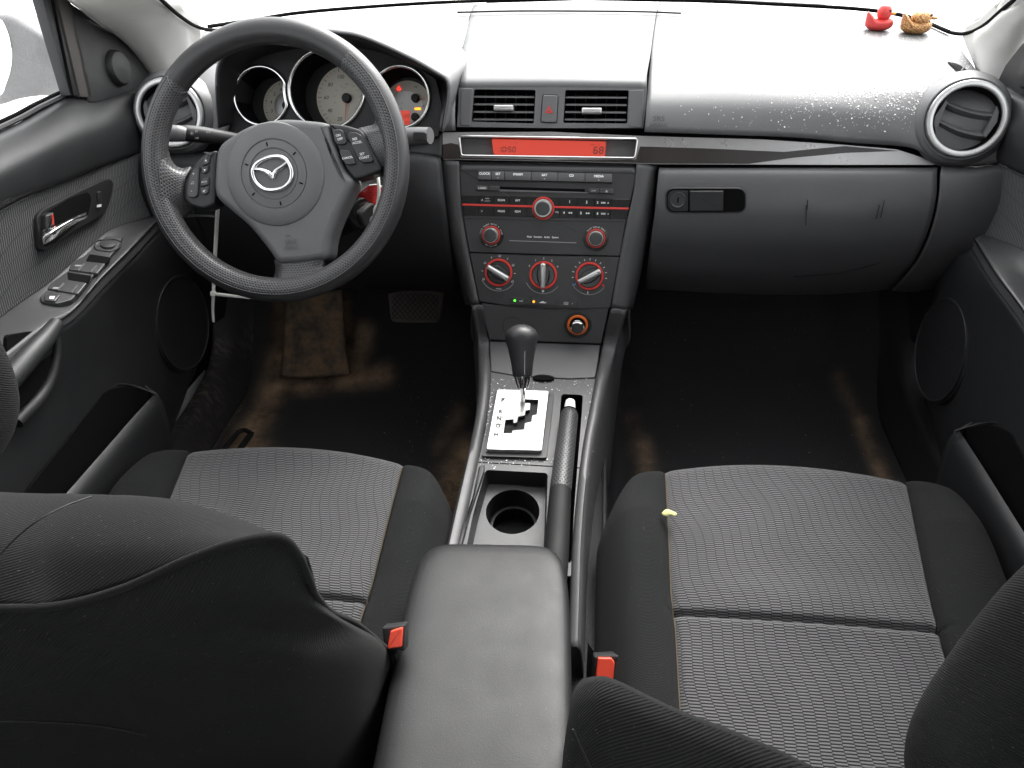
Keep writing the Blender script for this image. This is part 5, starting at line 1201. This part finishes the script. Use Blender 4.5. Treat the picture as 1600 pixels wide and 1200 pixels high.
# ================================================================== SEATS
def cushion(seat, cx, yf, zf):
    def pt(a, b):
        """a in -1..1 across, b in 0..1 from front to back"""
        L = .52; y = yf-L*b
        hw = .165+.094*math.sqrt(max(0, 1-(1-min(1, b/.24))**2)); iw = .166-.016*min(1, b/.6)
        t = abs(a); sh = -math.copysign(.017, cx)*min(1, b/.5); sg = math.copysign(1, a)
        iw += sh*sg
        if t <= .62: x = iw*t/.62; s = -1
        else: s = (t-.62)/.38; x = iw+(hw-iw)*s
        z = zf+.15*(y-yf)+.012*math.sin(math.pi*min(1, b*1.0))
        z -= .10*max(0, 1-b/.10)**2.4
        y -= .030*(x/.165)**2*max(0, 1-b/.5) - .02*max(0, 1-b/.10)**2*0
        if s >= 0:
            z += .020*math.sin(math.pi*min(1, s*1.15))*min(1, b*4) - .075*max(0, (s-.55)/.45)**2.2*min(1, .2+b*5)
        z -= .004*math.exp(-((t-.62)/.02)**2)
        z -= .008*math.exp(-((b-.555)/.007)**2)*(1 if s < 0 else 0) ; z += .006*math.exp(-((b-.515)/.07)**2)*(1-(x/.17)**2)*(1 if s < 0 else 0)
        return V((cx+math.copysign(x, a), y, z))
    As = [-1+.38*i/12 for i in range(12)]+[-.62+1.24*i/36 for i in range(37)]+[.62+.38*(i+1)/12 for i in range(12)]
    Bs = sorted(set([i/80 for i in range(81)]+[.005, .018, .03, .045, .54, .545, .5475, .5525, .555, .5575, .5625, .57]))
    rows = [[pt(a, b) for a in As] for b in Bs]
    front = [[p+V((0, -.012*k-.0, -.035*k-.004*k*k)) for p in rows[0]] for k in (4, 3, 2, 1)]
    rows = front+rows
    def part(name, i0, i1, m, skirt=0):
        G = [r[i0:i1+1] for r in rows]
        if skirt:
            ex = []
            for r in G:
                e = r[0] if skirt < 0 else r[-1]; k = [e+V((skirt*-.006, 0, -.05)), e+V((skirt*-.02, 0, -.13))]
                ex.append((k[::-1]+r) if skirt < 0 else (r+k))
            G = ex
        uv = []; acc = 0; pv = None
        for j, r in enumerate(G):
            mid = r[len(r)//2]
            if pv is not None: acc += (mid-pv).length
            pv = mid; au = 0
            for i, p in enumerate(r):
                uv.append((p.x-cx+.0, acc))
        vs, fs = grid(G); o = obj(name, vs, fs, m, seat, uv, 70, True); solid(o, .004); return o
    part('cushion_insert', 12, 48, M['rib']); part('cushion_bolster', 0, 12, M['knit2'], -1); part('cushion_bolster', 48, 60, M['knit2'], 1)
    for i in (12, 48): tube('seam', [r[i]+V((0, 0, .0004)) for r in rows[3::3]], .0011, M['seam'], seat, 6, 60)
    sell('seat_base', (cx, yf-.27, zf-.19), (.21, .22, .10), 6, M['deep'], seat, None, 10)
M['seam'] = plastic('ochre seam thread', (.060, .045, .028), .9, 900, 0)

dseat = thing('bucket_seat', (-.36, -.62, .05), 'driver seat with grey ribbed cushion and black knit backrest behind the wheel', 'car seat', 'front seats')
cushion(dseat, -.352, -.308, .331)
def mirx(row, c): return [V((2*c-p.x, p.y, p.z)) for p in reversed(row)]+row
cxd = -.355
def drow(*p, tail=((.012, .05, -.012), (.004, .10, -.03))):
    r = [q for q in rY(*p)]; e = r[-1]; return r, [e+V(t) for t in tail]
def sym(r, tl):
    q = [p for p in r if p.x > cxd+.012]+tl
    return [V((2*cxd-p.x, q[0].y+(p.y-q[0].y)*.4, q[0].z+(p.z-q[0].z)*.4)) for p in reversed(q)]+q
S_, t_ = drow((0, 775, -.84), (120, 776, -.84), (250, 781, -.84), (330, 797, -.84), (400, 821, -.84), (445, 845, -.842), (464, 866, -.845), (474, 884, -.85))
back_r = []
rd = lambda p: (p-CAM).normalized()
F1 = [p+rd(p)*.07+V((-.008*i/7, 0, -.004)) for i, p in enumerate(S_)]; F01 = [p+rd(p)*.16+V((-.022*i/7, 0, -.012)) for i, p in enumerate(S_)]; F2 = [p+rd(p)*.030+V((-.0025*i/7, 0, -.001)) for i, p in enumerate(S_)]
F0 = [p+rd(p)*.36+V((-.05*i/7, 0, -.03)) for i, p in enumerate(S_)]
P_, tp = drow((0, 950, -.925), (100, 945, -.915), (200, 917, -.905), (300, 872, -.895), (380, 845, -.884), (440, 839, -.872), (470, 868, -.862), (487, 908, -.858))
M_ = [a.lerp(b, .5)+V((0, -.006, .012*(1-i/7))) for i, (a, b) in enumerate(zip(S_, P_))]
bl, tb = drow((0, 1000, -.928), (100, 998, -.920), (200, 985, -.910), (300, 965, -.900), (380, 948, -.890), (440, 940, -.877), (490, 942, -.858), (520, 956, -.828))
bm_, tm = drow((0, 1060, -.930), (100, 1060, -.924), (200, 1055, -.914), (300, 1045, -.903), (400, 1030, -.888), (480, 1015, -.866), (560, 1005, -.815), (607, 1014, -.740))
bn, tn = drow((0, 1130, -.926), (100, 1132, -.921), (200, 1130, -.912), (300, 1125, -.901), (400, 1115, -.886), (480, 1108, -.864), (560, 1100, -.810), (612, 1095, -.725))
bo, to = drow((0, 1210, -.916), (100, 1212, -.912), (200, 1212, -.904), (300, 1210, -.893), (400, 1207, -.878), (480, 1204, -.855), (560, 1200, -.800), (615, 1200, -.715))
lowr = [p+V((0, .10, -.36)) for p in bo]; lowt = to
tl = lambda r: [r[-1]+(r[-1]-CAM).normalized()*.035+V((-.004, 0, 0)), r[-1]+(r[-1]-CAM).normalized()*.08+V((-.022, 0, 0))]
surf('backrest', [sym(F0, [F0[-1]+V((.002, .002, 0))]*1), sym(F01, [F01[-1]+V((.002, .002, 0))]), sym(F1, [F1[-1]+V((.002, .002, 0))]), sym(F2, [F2[-1]+V((.002, .002, 0))]), sym(S_, [S_[-1]+V((.002, .002, -.002))]), sym(M_, [M_[-1]+V((.002, .003, -.002))]), sym(P_, [P_[-1]+V((.002, .004, -.002))])], M['knit'], dseat, 120, 70, .004, 180)
surf('back_panel', [sym(P_[:-1]+[P_[-1]+V((-.004, 0, 0))], [P_[-1]+rd(P_[-1])*.014+V((-.010, 0, 0)), P_[-1]+rd(P_[-1])*.05+V((-.030, 0, 0))]), sym(bl, tl(bl)), sym(bm_, tl(bm_)), sym(bn, tl(bn)), sym(bo, tl(bo)), sym(lowr, tl(lowr))], M['knit'], dseat, 120, 60, .004, 180)
edge = [P_[0]+(P_[0]-P_[1])*.6]+P_+[rY((496, 930, -.850))[0], bl[-1], rY((560, 975, -.790))[0], bm_[-1]]
tube('piping', [p+V((0, -.0018, .0018)) for p in edge], .0026, M['knit'], dseat, 8, 120)
seam = rY((0, 905, -.905), (30, 860, -.893), (75, 820, -.879), (120, 795, -.862), (160, 780, -.845))
tube('seam', [p+V((0, -.0075, .0095)) for p in seam], .0006, M['deep'], dseat, 6, 30)
tube('seam', [p+V((0, -.0004, .0004)) for p in rY((-80, 1128, -.9275), (60, 1128, -.9245), (180, 1138, -.9145), (270, 1165, -.9015), (330, 1205, -.889))], .0007, M['deep'], dseat, 6, 30)
sell('headrest', (-.374, -.895, .840), (.137, .058, .104), 2.6, M['knit'], dseat, Matrix.Rotation(R(6), 3, 'X'), 20)

pseat = thing('bucket_seat', (.355, -.62, .05), 'passenger seat with wide grey ribbed cushion, its backrest reclined', 'car seat', 'front seats')
cushion(pseat, .357, -.296, .334)
ps = rY((889, 1135, -.935), (893, 1095, -.930), (905, 1070, -.928), (930, 1061, -.930), (962, 1066, -.934), (1050, 1108, -.955), (1180, 1160, -.985), (1290, 1212, -1.005), (1420, 1285, -1.02), (1560, 1350, -1.02))
pf1 = [p+rd(p)*.035+V((0, 0, -.003)) for p in ps]; pf0 = [p+rd(p)*.30+V((.01, 0, -.03)) for p in ps]; pfm = [p+rd(p)*.12+V((.004, 0, -.012)) for p in ps]
pm = [p+V((-.003 if i < 3 else 0, -.022, -.010)) for i, p in enumerate(ps)]
pp = [p+V((-.004 if i < 3 else 0, -.050, -.045)) for i, p in enumerate(ps)]
pq = [p+V((-.006 if i < 3 else 0, -.062, -.12)) for i, p in enumerate(ps)]
pr_ = [p+V((0, -.05, -.40)) for p in ps]
surf('backrest', [pf0, pfm, pf1, ps, pm, pp, pq, pr_], M['knit'], pseat, 100, 70, .004, 180)
side = [[ps[0]+V((.004, .10, -.26)), ps[0]+V((0, 0, -.26)), pr_[0]], [ps[0]+V((.002, .03, -.02)), ps[0]+V((-.001, -.01, -.02)), pq[0]], [ps[1]+V((.002, .02, -.004)), ps[1]+V((0, -.01, -.004)), pp[1]]]
tube('seam', [p+V((-.0005, -.0008, .001)) for p in [pm[4]+V((-.022, -.004, .004)), pp[3]+V((.004, .005, .004)), pq[2]+V((.004, .012, .02)), pq[1]+V((.008, 0, -.05))]], .0007, M['deep'], pseat, 6, 24)
sell('headrest', (.392, -.978, .728), (.150, .060, .165), 3.0, M['knit'], pseat, Matrix.Rotation(R(8), 3, 'X'), 24)
# low plastic side trim of the driver seat
tag(sell('seat_valance', (-.098, -.56, .20), (.012, .16, .055), 5, M['deep'], dseat), None, None)

# ================================================================== BODY OF THE CAR
body = thing('bodyshell', (0, 0, 0), 'white car body seen from inside, with pillars, windscreen and sills', 'car body')
BASE = rY((-40, 205, -.0), ) if False else None
baseR = [V((-p.x, p.y, p.z)) for p in reversed(PAD[0])]+[pY(880, 3, .535)]+PAD[0]
base = [p+V((0, .012, .004)) for p in LB[:-1]+[pY(880, 3, .535)]+PAD[0]]
hdr = lambda f: V((f*.52, -.50-.06*f*f, 1.215-.02*f*f))
n_ = len(base); top_ = [hdr(-1+2*i/(n_-1)) for i in range(n_)]
low_ = [p+V((0, .03, -.012)) for p in base]
surf('windscreen', [base, [a.lerp(b, .5)+V((0, .03, .03)) for a, b in zip(base, top_)], top_], M['glass'], body, 40, 16, 0)
tube('windscreen_seal', base, .0034, M['void'], body, 8, 120)
surf('cowl', [[p+V((0, .004, -.020)) for p in base], [p+V((0, .10, -.075)) for p in base], [p+V((0, .14, -.080)) for p in base]], M['deep'], body, 50, 6, .003)
hood_b = [V((p.x*1.02, p.y+.125, p.z-.060)) for p in base]
surf('bonnet', [hood_b, [V((p.x*1.0, p.y+.55, p.z-.10)) for p in base], [V((p.x*.95, 1.55, .62)) for p in base]], M['paint'], body, 40, 16, .01)
for i, (u0, v0, u1, v1) in enumerate(((760, 1, 1050, -6), (1060, -1, 1290, 9))):
    wa = tube('wiper_arm', [pY(u0, v0, .60)+V((0, 0, .0)), pY((u0+u1)/2, (v0+v1)/2, .60), pY(u1, v1, .585)], [.005, .004, .003], M['deep'], body, 8, 20)
# A pillars
def apillar(s):
    o_ = rX((107, -4, -.655), (150, 30, -.662), (200, 68, -.668), (229, 105, -.673), (243, 133, -.675), (250, 150, -.675))
    i_ = rX((246, -6, -.575), (272, 20, -.59), (298, 42, -.602), (300, 70, -.62), (290, 105, -.64), (275, 140, -.66))
    tp_o, tp_i = V((-.565, -.60, 1.17)), V((-.51, -.54, 1.19))
    o_ = [tp_o]+o_; i_ = [tp_i]+i_
    if s > 0:
        o_ = [V((.565, -.60, 1.17))]+rX((1690, -40, .67), (1630, 22, .680), (1600, 66, .686), (1578, 105, .690), (1563, 138, .690), (1556, 152, .690))
        i_ = [V((.51, -.54, 1.19))]+rX((1594, -6, .645), (1566, 16, .650), (1542, 38, .655), (1516, 55, .660), (1530, 95, .665), (1548, 140, .675))
    m1 = [a.lerp(b, .3)+V((-s*.014, -.012, 0)) for a, b in zip(o_, i_)]; m2 = [a.lerp(b, .72)+V((-s*.014, -.006, 0)) for a, b in zip(o_, i_)]
    oo = [a+V((s*.012, .012, 0)) for a in o_]; ii = [b+V((0, .035, .0)) for b in i_]
    surf('pillar', [oo, o_, m1, m2, i_, ii], M['pillar'], body, 40, 30, .003, 70)
    fr = [p+V((0, .010, .002)) for p in i_[:5]]
    sp_ = rX((340, 47, -.597), (332, 47, -.597), (318, 45, -.597), (300, 38, -.594), (276, 21, -.583), (248, -4, -.567)) if s < 0 else rX((1485, 51, .655), (1503, 53, .660), (1521, 48.5, .66), (1541, 37, .656), (1566, 15, .651), (1594, -8, .645))
    tube('windscreen_seal', sp_, .0030, M['void'], body, 8, 90)
    ot = [p+V((s*.012, .014, 0)) for p in o_]
    surf('pillar_frame', [[p+V((s*.002, .0, 0)) for p in ot], [p+V((s*.030, .05, .01)) for p in ot], [p+V((s*.016, .020, .004)) for p in ii]], M['paint'], body, 30, 10, .003)
apillar(-1); apillar(1)
# roof, rear quarters, rear window
XS = [-.56, -.52, -.3, 0, .3, .52, .56]
rl = lambda y, z: [V((x, y, z-.10*abs(x/.56)**6-.015*(x/.56)**2)) for x in XS]
surf('roof_lining', [[hdr(x/.56)+V((0, 0, .004)) for x in XS], rl(-.72, 1.228), rl(-1.1, 1.225), rl(-1.8, 1.19), rl(-2.15, 1.13)], M['roof'], body, 30, 30, .02)
for s in (-1, 1):
    surf('door_pillar', [[V((s*.66, -1.10, .20)), V((s*.66, -1.26, .20))], [V((s*.69, -1.08, .78)), V((s*.69, -1.22, .78))], [V((s*.56, -1.08, 1.17)), V((s*.56, -1.18, 1.17))]], M['pillar'], body, 6, 20, .02)
    surf('rear_quarter', [[V((s*.68, -1.2, .1)), V((s*.68, -2.3, .1))], [V((s*.69, -1.2, .80)), V((s*.66, -2.3, .84))]], M['panel'], body, 10, 10, .02)
    surf('rear_pillar', [[V((s*.68, -2.15, .82)), V((s*.62, -2.5, .84))], [V((s*.55, -2.05, 1.14)), V((s*.52, -2.18, 1.12))]], M['pillar'], body, 8, 8, .02)
    surf('sill', [[V((s*.690, -1.3, .05)), V((s*.690, -.4, .05)), V((s*.690, .04, .055)), V((s*.680, .20, .09)), V((s*.655, .31, .25))], [V((s*.704, -1.3, .095)), V((s*.704, -.4, .095)), V((s*.704, .04, .10)), V((s*.696, .21, .15)), V((s*.675, .30, .30))], [V((s*.718, -1.3, .125)), V((s*.718, -.4, .125)), V((s*.718, .04, .13)), V((s*.712, .20, .19)), V((s*.70, .27, .36))], [V((s*.745, -1.3, .125)), V((s*.745, -.4, .125)), V((s*.745, .04, .13)), V((s*.742, .17, .21)), V((s*.73, .22, .40))]], M['sill'] if s < 0 else M['panel'], body, 50, 20, .004)
    surf('kick_panel', [[V((s*.735, .10, .24)), V((s*.70, .14, .66))], [V((s*.715, .24, .22)), V((s*.69, .24, .66))], [V((s*.64, .36, .22)), V((s*.62, .38, .66))]], M['panel'], body, 12, 12, .004)
surf('firewall', [[V((-.72, .46, 0)), V((.72, .46, 0))], [V((-.72, .56, .70)), V((.72, .56, .70))]], M['void'], body, 8, 8, .01)
for s in (-1, 1): surf('cowl_side', [[V((s*.752, -.06, .0)), V((s*.752, .56, .0))], [V((s*.735, -.04, .45)), V((s*.735, .56, .45))], [V((s*.705, -.04, .62)), V((s*.705, .56, .62))], [V((s*.698, .0, .738)), V((s*.69, .56, .70))]], M['void'], body, 12, 12, .012)
surf('rear_shelf', [[V((-.62, -1.95, .72)), V((.62, -1.95, .72))], [V((-.62, -2.5, .80)), V((.62, -2.5, .80))]], M['panel'], body, 10, 6, .02)
surf('rear_window', [[V((-.60, -2.5, .82)), V((.60, -2.5, .82))], [V((-.52, -2.17, 1.12)), V((.52, -2.17, 1.12))]], M['glass'], body, 6, 6, 0)
rs = thing('rear_seat', (0, -1.9, .1), 'dark rear bench seat behind the camera', 'rear seat')
sell('bench', (0, -1.72, .26), (.62, .27, .10), 5, M['knit2'], rs, None, 12); sell('bench_back', (0, -1.98, .52), (.62, .08, .28), 5, M['knit2'], rs, Matrix.Rotation(R(14), 3, 'X'), 12)

# ================================================================== FLOOR AND PEDALS
prof = [(-2.4, .06), (-1.2, .05), (-.6, .045), (-.2, .045), (.05, .05), (.14, .065), (.20, .11), (.25, .19), (.30, .30), (.34, .45), (.36, .66)]
def floor():
    xs = [-.76, -.60, -.5, -.4, -.3, -.2, -.135, -.11, -.09, .09, .11, .135, .2, .3, .4, .5, .60, .76]
    rows = []
    for y, z in prof:
        rows.append([V((x, y, z+(.17 if abs(x) <= .12 and z < .22 else 0))) for x in xs])
    o = surf('floor', rows, M['carpet'], None, 180, 180, .006, 180); return o
fl = floor(); fl['kind'] = 'structure'; fl['label'] = 'black carpeted car floor with brown dirt worn into it'
fb = BVHTree.FromPolygons([v.co+ORG[fl.name] for v in fl.data.vertices], [tuple(p.vertices) for p in fl.data.polygons])
def on_floor(u, v):
    h = fb.ray_cast(CAM, ray(u, v).normalized()); return h[0]
STAIN = [((441, 480, 436, 590), .022, .7), ((538, 470, 545, 590), .018, .6), ((300, 700, 330, 660, 350, 640), .03, .6), ((440, 560, 430, 605, 395, 670, 365, 720), .030, 1.1), ((430, 600, 470, 603, 530, 596, 600, 585), .022, 1.0), ((535, 590, 560, 565, 568, 520), .022, 1.0), ((400, 690, 425, 730), .025, .6),
         ((330, 640, 300, 690, 270, 720), .014, .9), ((700, 775, 722, 735, 735, 700), .034, 1.0), ((690, 700, 720, 640), .02, .35), ((1345, 660, 1370, 720, 1385, 760), .016, .7), ((1000, 690, 1015, 740), .02, .5), ((1425, 700, 1450, 760), .01, .5), ((985, 650, 1000, 700), .015, .3), ((1310, 590, 1345, 660), .014, .3)]
segs = []
for pts, r_, s in STAIN:
    q = [on_floor(pts[i], pts[i+1]) for i in range(0, len(pts), 2)]; q = [x for x in q if x]
    segs += [(a, b, r_, s) for a, b in zip(q, q[1:])]
at = fl.data.attributes.new('dirt', 'FLOAT', 'POINT')
for v in fl.data.vertices:
    p = v.co+ORG[fl.name]; f = 0
    for a, b, r_, s in segs:
        d = b-a; t = max(0, min(1, (p-a).dot(d)/max(d.length_squared, 1e-9))); f = max(f, s*math.exp(-((p-a-d*t).length/r_)**2))
    at.data[v.index].value = f
M['dirtyrubber'] = plastic('dusty rubber', (.30, .235, .165), .9, 300, .5, var=.45)
fr_ = thing('footrest', pY(490, 540, .17), 'dusty brown footrest plate at the far end of the driver footwell', 'footrest')
def grime():
    m, t, b = nt('dirty rubber mat'); n1 = ramp(t, noise(t, 22, 5, 'World', .7), [(0, 0), (.40, 0), (.62, 1), (1, 1)]); n2 = noise(t, 700, 2, 'World')
    t.links.new(mix(t, n1, mix(t, n2, (.09, .075, .06), (.15, .125, .10)), (.33, .22, .135)), b.inputs['Base Color']); b.inputs['Roughness'].default_value = .95; bump(t, b, n2, .5, .002); return m
M['grime'] = grime()
surf('rest_plate', [rY((447, 455, .205), (490, 455, .205), (533, 455, .205)), rY((444, 500, .190), (490, 500, .190), (535, 500, .190)), rY((442, 545, .172), (490, 548, .172), (538, 545, .172)), rY((436, 590, .150), (490, 590, .150), (545, 585, .150))], M['grime'], fr_, 16, 24, .012, 40)
bp = thing('brake_pedal', pY(650, 480, .08), 'brake pedal with a diamond-ribbed rubber pad', 'pedal')
FB = Frame(pY(650, 480, .07), (0, -.86, .5))
plate('pedal_pad', FB, px(FB, [(605, 458), (625, 454), (690, 452), (695, 458), (686, 502), (680, 505), (617, 504), (611, 500)], 0, .004), -.014, 0, plastic('dusty pedal rubber', (.075, .065, .055), .85, 500, .4, var=.4), bp, .003, 3)
xl, xr = FB.L(613, 480)[0], FB.L(685, 480)[0]; yt, yb = FB.L(650, 459)[1], FB.L(650, 500)[1]
for k in range(-4, 10):
    for sg in (1, -1):
        x0 = xl+(xr-xl)*k/9; dx = (yt-yb)*.9; p, q = (x0, yb), (x0+dx, yt)
        t0, t1 = max(0, (xl-p[0])/dx), min(1, (xr-p[0])/dx)
        if t1-t0 < .12: continue
        e = [(p[0]+dx*t, yb+(yt-yb)*t) for t in (t0, t1)]
        if sg < 0: e = [(xl+xr-a, b) for a, b in e]
        plate('pedal_rib', FB, stroke(e[0], e[1], .0015), -.001, .0018, M['deep'], bp, .0004, 1)
tube('pedal_arm', [FB.P(0, .0, -.01), FB.P(0, .06, -.03), FB.P(-.005, .22, -.06)], .009, M['deep'], bp, 10, 14)
# seat rail seen past the driver cushion
rl_ = thing('seat_rail', pZ(350, 690, .07), 'open metal seat rail on the floor ahead of the driver seat', 'seat rail')
tube('rail', rZ((372, 676, .068), (352, 700, .068), (325, 735, .068)), .005, M['deep'], rl_, 8, 12); tube('rail', rZ((392, 678, .068), (372, 706, .068), (350, 740, .068)), .006, M['deep'], rl_, 8, 12)
tube('rail_end', rZ((370, 676, .07), (382, 672, .072), (394, 678, .07)), .005, M['deep'], rl_, 8, 8)

# ================================================================== SMALL THINGS
def duck(u, v, Y, w, m, label, head_tilt, grp):
    b = pY(u, v, Y); h, _ = on_pad(u, v); b = h if h else b
    F = Frame(b, (0, -1, 0)); s = w/2
    d = thing('rubber_duck', b, label, 'rubber duck', 'rubber ducks on the dashboard')
    def body_fn(q):
        q = q.copy(); t = q.x/s
        if q.z > 0: q.z *= .55+.45*abs(t)**1.5
        if t < -.45 and q.z > 0: q.z += s*1.0*(-.45-t)**1.15*(1.3 if q.z > 0 else 0)
        return q
    c = b+V((0, 0, s*.50))
    sell('body', c, (s, s*.72, s*.52), 2.4, m, d, None, 18, fn=body_fn)
    sell('head', b+V((s*.22, 0, s*1.22)), (s*.52, s*.50, s*.56), 2.1, m, d, None, 14)
    sell('beak', b+V((s*.82, -.0, s*1.18)), (s*.26, s*.24, s*.13), 2.0, M['bill'] if m == M['duck'] else m, d, None, 8)
    for e in (-1, 1): sell('eye', b+V((s*.48, e*s*.40, s*1.40)), (s*.09, s*.09, s*.10), 2, M['ink'], d, None, 5)
    return d
duck(1371, 47, .33, .046, M['duck'], 'red rubber duck sitting at the foot of the windscreen', 0, None)
d2 = duck(1428, 52, .28, .050, M['duckgold'], 'glittery gold brown rubber duck sitting at the foot of the windscreen', 0, None)
for ch in d2.children:
    if ch.name.startswith('head'): ch.location.z -= .006; ch.scale = (1.25, 1.2, .85)
    if ch.name.startswith(('beak', 'eye')): ch.location.z -= .005; ch.location.x += .006
def flakes(name, gen, n, smin, smax, m, label):
    vs, fs = [], []
    for _ in range(n):
        p, nr = gen()
        if p is None: continue
        s = smin*(smax/smin)**(random.random()**2.2); t = nr.cross(V((random.uniform(-1, 1), random.uniform(-1, 1), random.uniform(-1, 1)))).normalized(); w = nr.cross(t)
        k = random.choice((3, 4, 5)); a0 = random.random()*6; base_ = len(vs); hgt = s*random.uniform(.15, .5)
        for i in range(k):
            r = s*random.uniform(.5, 1.1); an = a0+2*math.pi*i/k; vs.append(p+t*(r*math.cos(an)*random.uniform(.5, 1))+w*(r*math.sin(an))+nr*(.0003+hgt*random.random()))
        vs.append(p+nr*(.0004+hgt)); fs += [(base_+i, base_+(i+1) % k, base_+k) for i in range(k)]
    o = obj(name, vs, fs, m, None, None, 180); return tag(o, label, 'debris', None, 'stuff')
def g_pad():
    while True:
        u, v = random.gauss(1400, 80), random.gauss(112, 30)
        if random.random() < .16: u, v = random.gauss(1340, 130), random.gauss(140, 50)
        if u < 1060 or u > 1575 or v < 50 or v > 206: continue
        if (u-1510)**2+(v-186)**2 < 52**2: continue
        h, n = on_pad(u, v)
        if h is None: return None, None
        return h, (n if n.dot(CAM-h) > 0 else -n)
flakes('flake_scatter', g_pad, 6000, .0006, .0020, M['flake'], 'scatter of pale flakes across the top of the dashboard')
def g_floor():
    u, v = random.choice(((random.uniform(985, 1450), random.uniform(480, 760)), (random.uniform(600, 745), random.uniform(560, 780)), (random.gauss(718, 12), random.gauss(750, 26)), (random.gauss(712, 9), random.gauss(752, 18)), (random.uniform(300, 420), random.uniform(600, 740))))
    h = on_floor(u, v)
    return (h, V((0, 0, 1))) if h else (None, None)
flakes('floor_debris', g_floor, 1500, .0006, .0026, M['crumb'], 'crumbs and grit lying on the footwell carpet')
def g_con():
    k = random.random()
    if k < .4: u, v = random.gauss(764, 4), random.uniform(600, 720)
    elif k < .6: u, v = random.gauss(918, 4), random.uniform(600, 760)
    elif k < .8: u, v = random.uniform(750, 905), random.gauss(722, 4)
    else: u, v = random.uniform(770, 925), random.uniform(592, 612)
    if 868 < u < 914 and 614 < v: return None, None
    return FC.at(u, v, .0006), FC.n
flakes('console_crumbs', g_con, 420, .0005, .0020, M['flake'], 'pale crumbs caught round the selector plate')
lf = pZ(1045, 806, .333)
lo_ = surf('leaf_scrap', [[lf+V((-.010, 0, .004)), lf+V((-.003, .005, .007)), lf+V((.009, .003, .004))], [lf+V((-.008, -.004, .0045)), lf+V((0, -.001, .009)), lf+V((.010, -.001, .005))], [lf+V((-.004, -.006, .004)), lf+V((.002, -.005, .007)), lf+V((.007, -.005, .004))]], M['leaf'], None, 10, 8, .0005)
tag(lo_, 'small yellow green leaf scrap on the passenger seat cushion', 'leaf')

# ================================================================== OUTSIDE
g_ = obj('ground', [V((-200, -200, -.35)), V((200, -200, -.35)), V((200, 200, -.35)), V((-200, 200, -.35))], [(0, 1, 2, 3)], plastic('pale wet concrete', (.55, .55, .54), .8, 3, .3, var=.15), None); g_['kind'] = 'structure'

w = bpy.data.worlds.new('World'); SC.world = w; w.use_nodes = True; t = w.node_tree; t.nodes.clear()
sky = t.nodes.new('ShaderNodeTexSky'); sky.sky_type = 'NISHITA'; sky.sun_disc = False
SUN_EL, SUN_AZ = 52, 20
sky.sun_elevation = R(SUN_EL); sky.sun_rotation = R(SUN_AZ); sky.dust_density = 4; sky.air_density = 1; sky.ozone_density = 1
hs = t.nodes.new('ShaderNodeHueSaturation'); hs.inputs['Saturation'].default_value = .12
bg = t.nodes.new('ShaderNodeBackground'); bg.inputs[1].default_value = .15
ow = t.nodes.new('ShaderNodeOutputWorld'); t.links.new(sky.outputs[0], hs.inputs['Color']); t.links.new(hs.outputs[0], bg.inputs[0]); t.links.new(bg.outputs[0], ow.inputs[0])
sl = bpy.data.lights.new('sun', 'SUN'); sl.energy = .6; sl.angle = R(45); sl.color = (1, .97, .93)
so = bpy.data.objects.new('sun', sl); COL.objects.link(so)
dv = V((math.sin(R(SUN_AZ))*math.cos(R(SUN_EL)), math.cos(R(SUN_AZ))*math.cos(R(SUN_EL)), math.sin(R(SUN_EL))))
so.rotation_euler = dv.to_track_quat('Z', 'Y').to_euler()
SC.view_settings.view_transform = 'Standard'; SC.view_settings.look = 'None'; SC.view_settings.gamma = 1; SC.view_settings.exposure = 2.3; SC.view_settings.use_curve_mapping = False
SC.render.engine = 'CYCLES'; cy = SC.cycles
cy.use_denoising = True; cy.max_bounces = 8; cy.diffuse_bounces = 6; cy.glossy_bounces = 4; cy.transparent_max_bounces = 16; cy.transmission_bounces = 4
cy.sample_clamp_indirect = 8; cy.caustics_reflective = False; cy.caustics_refractive = False
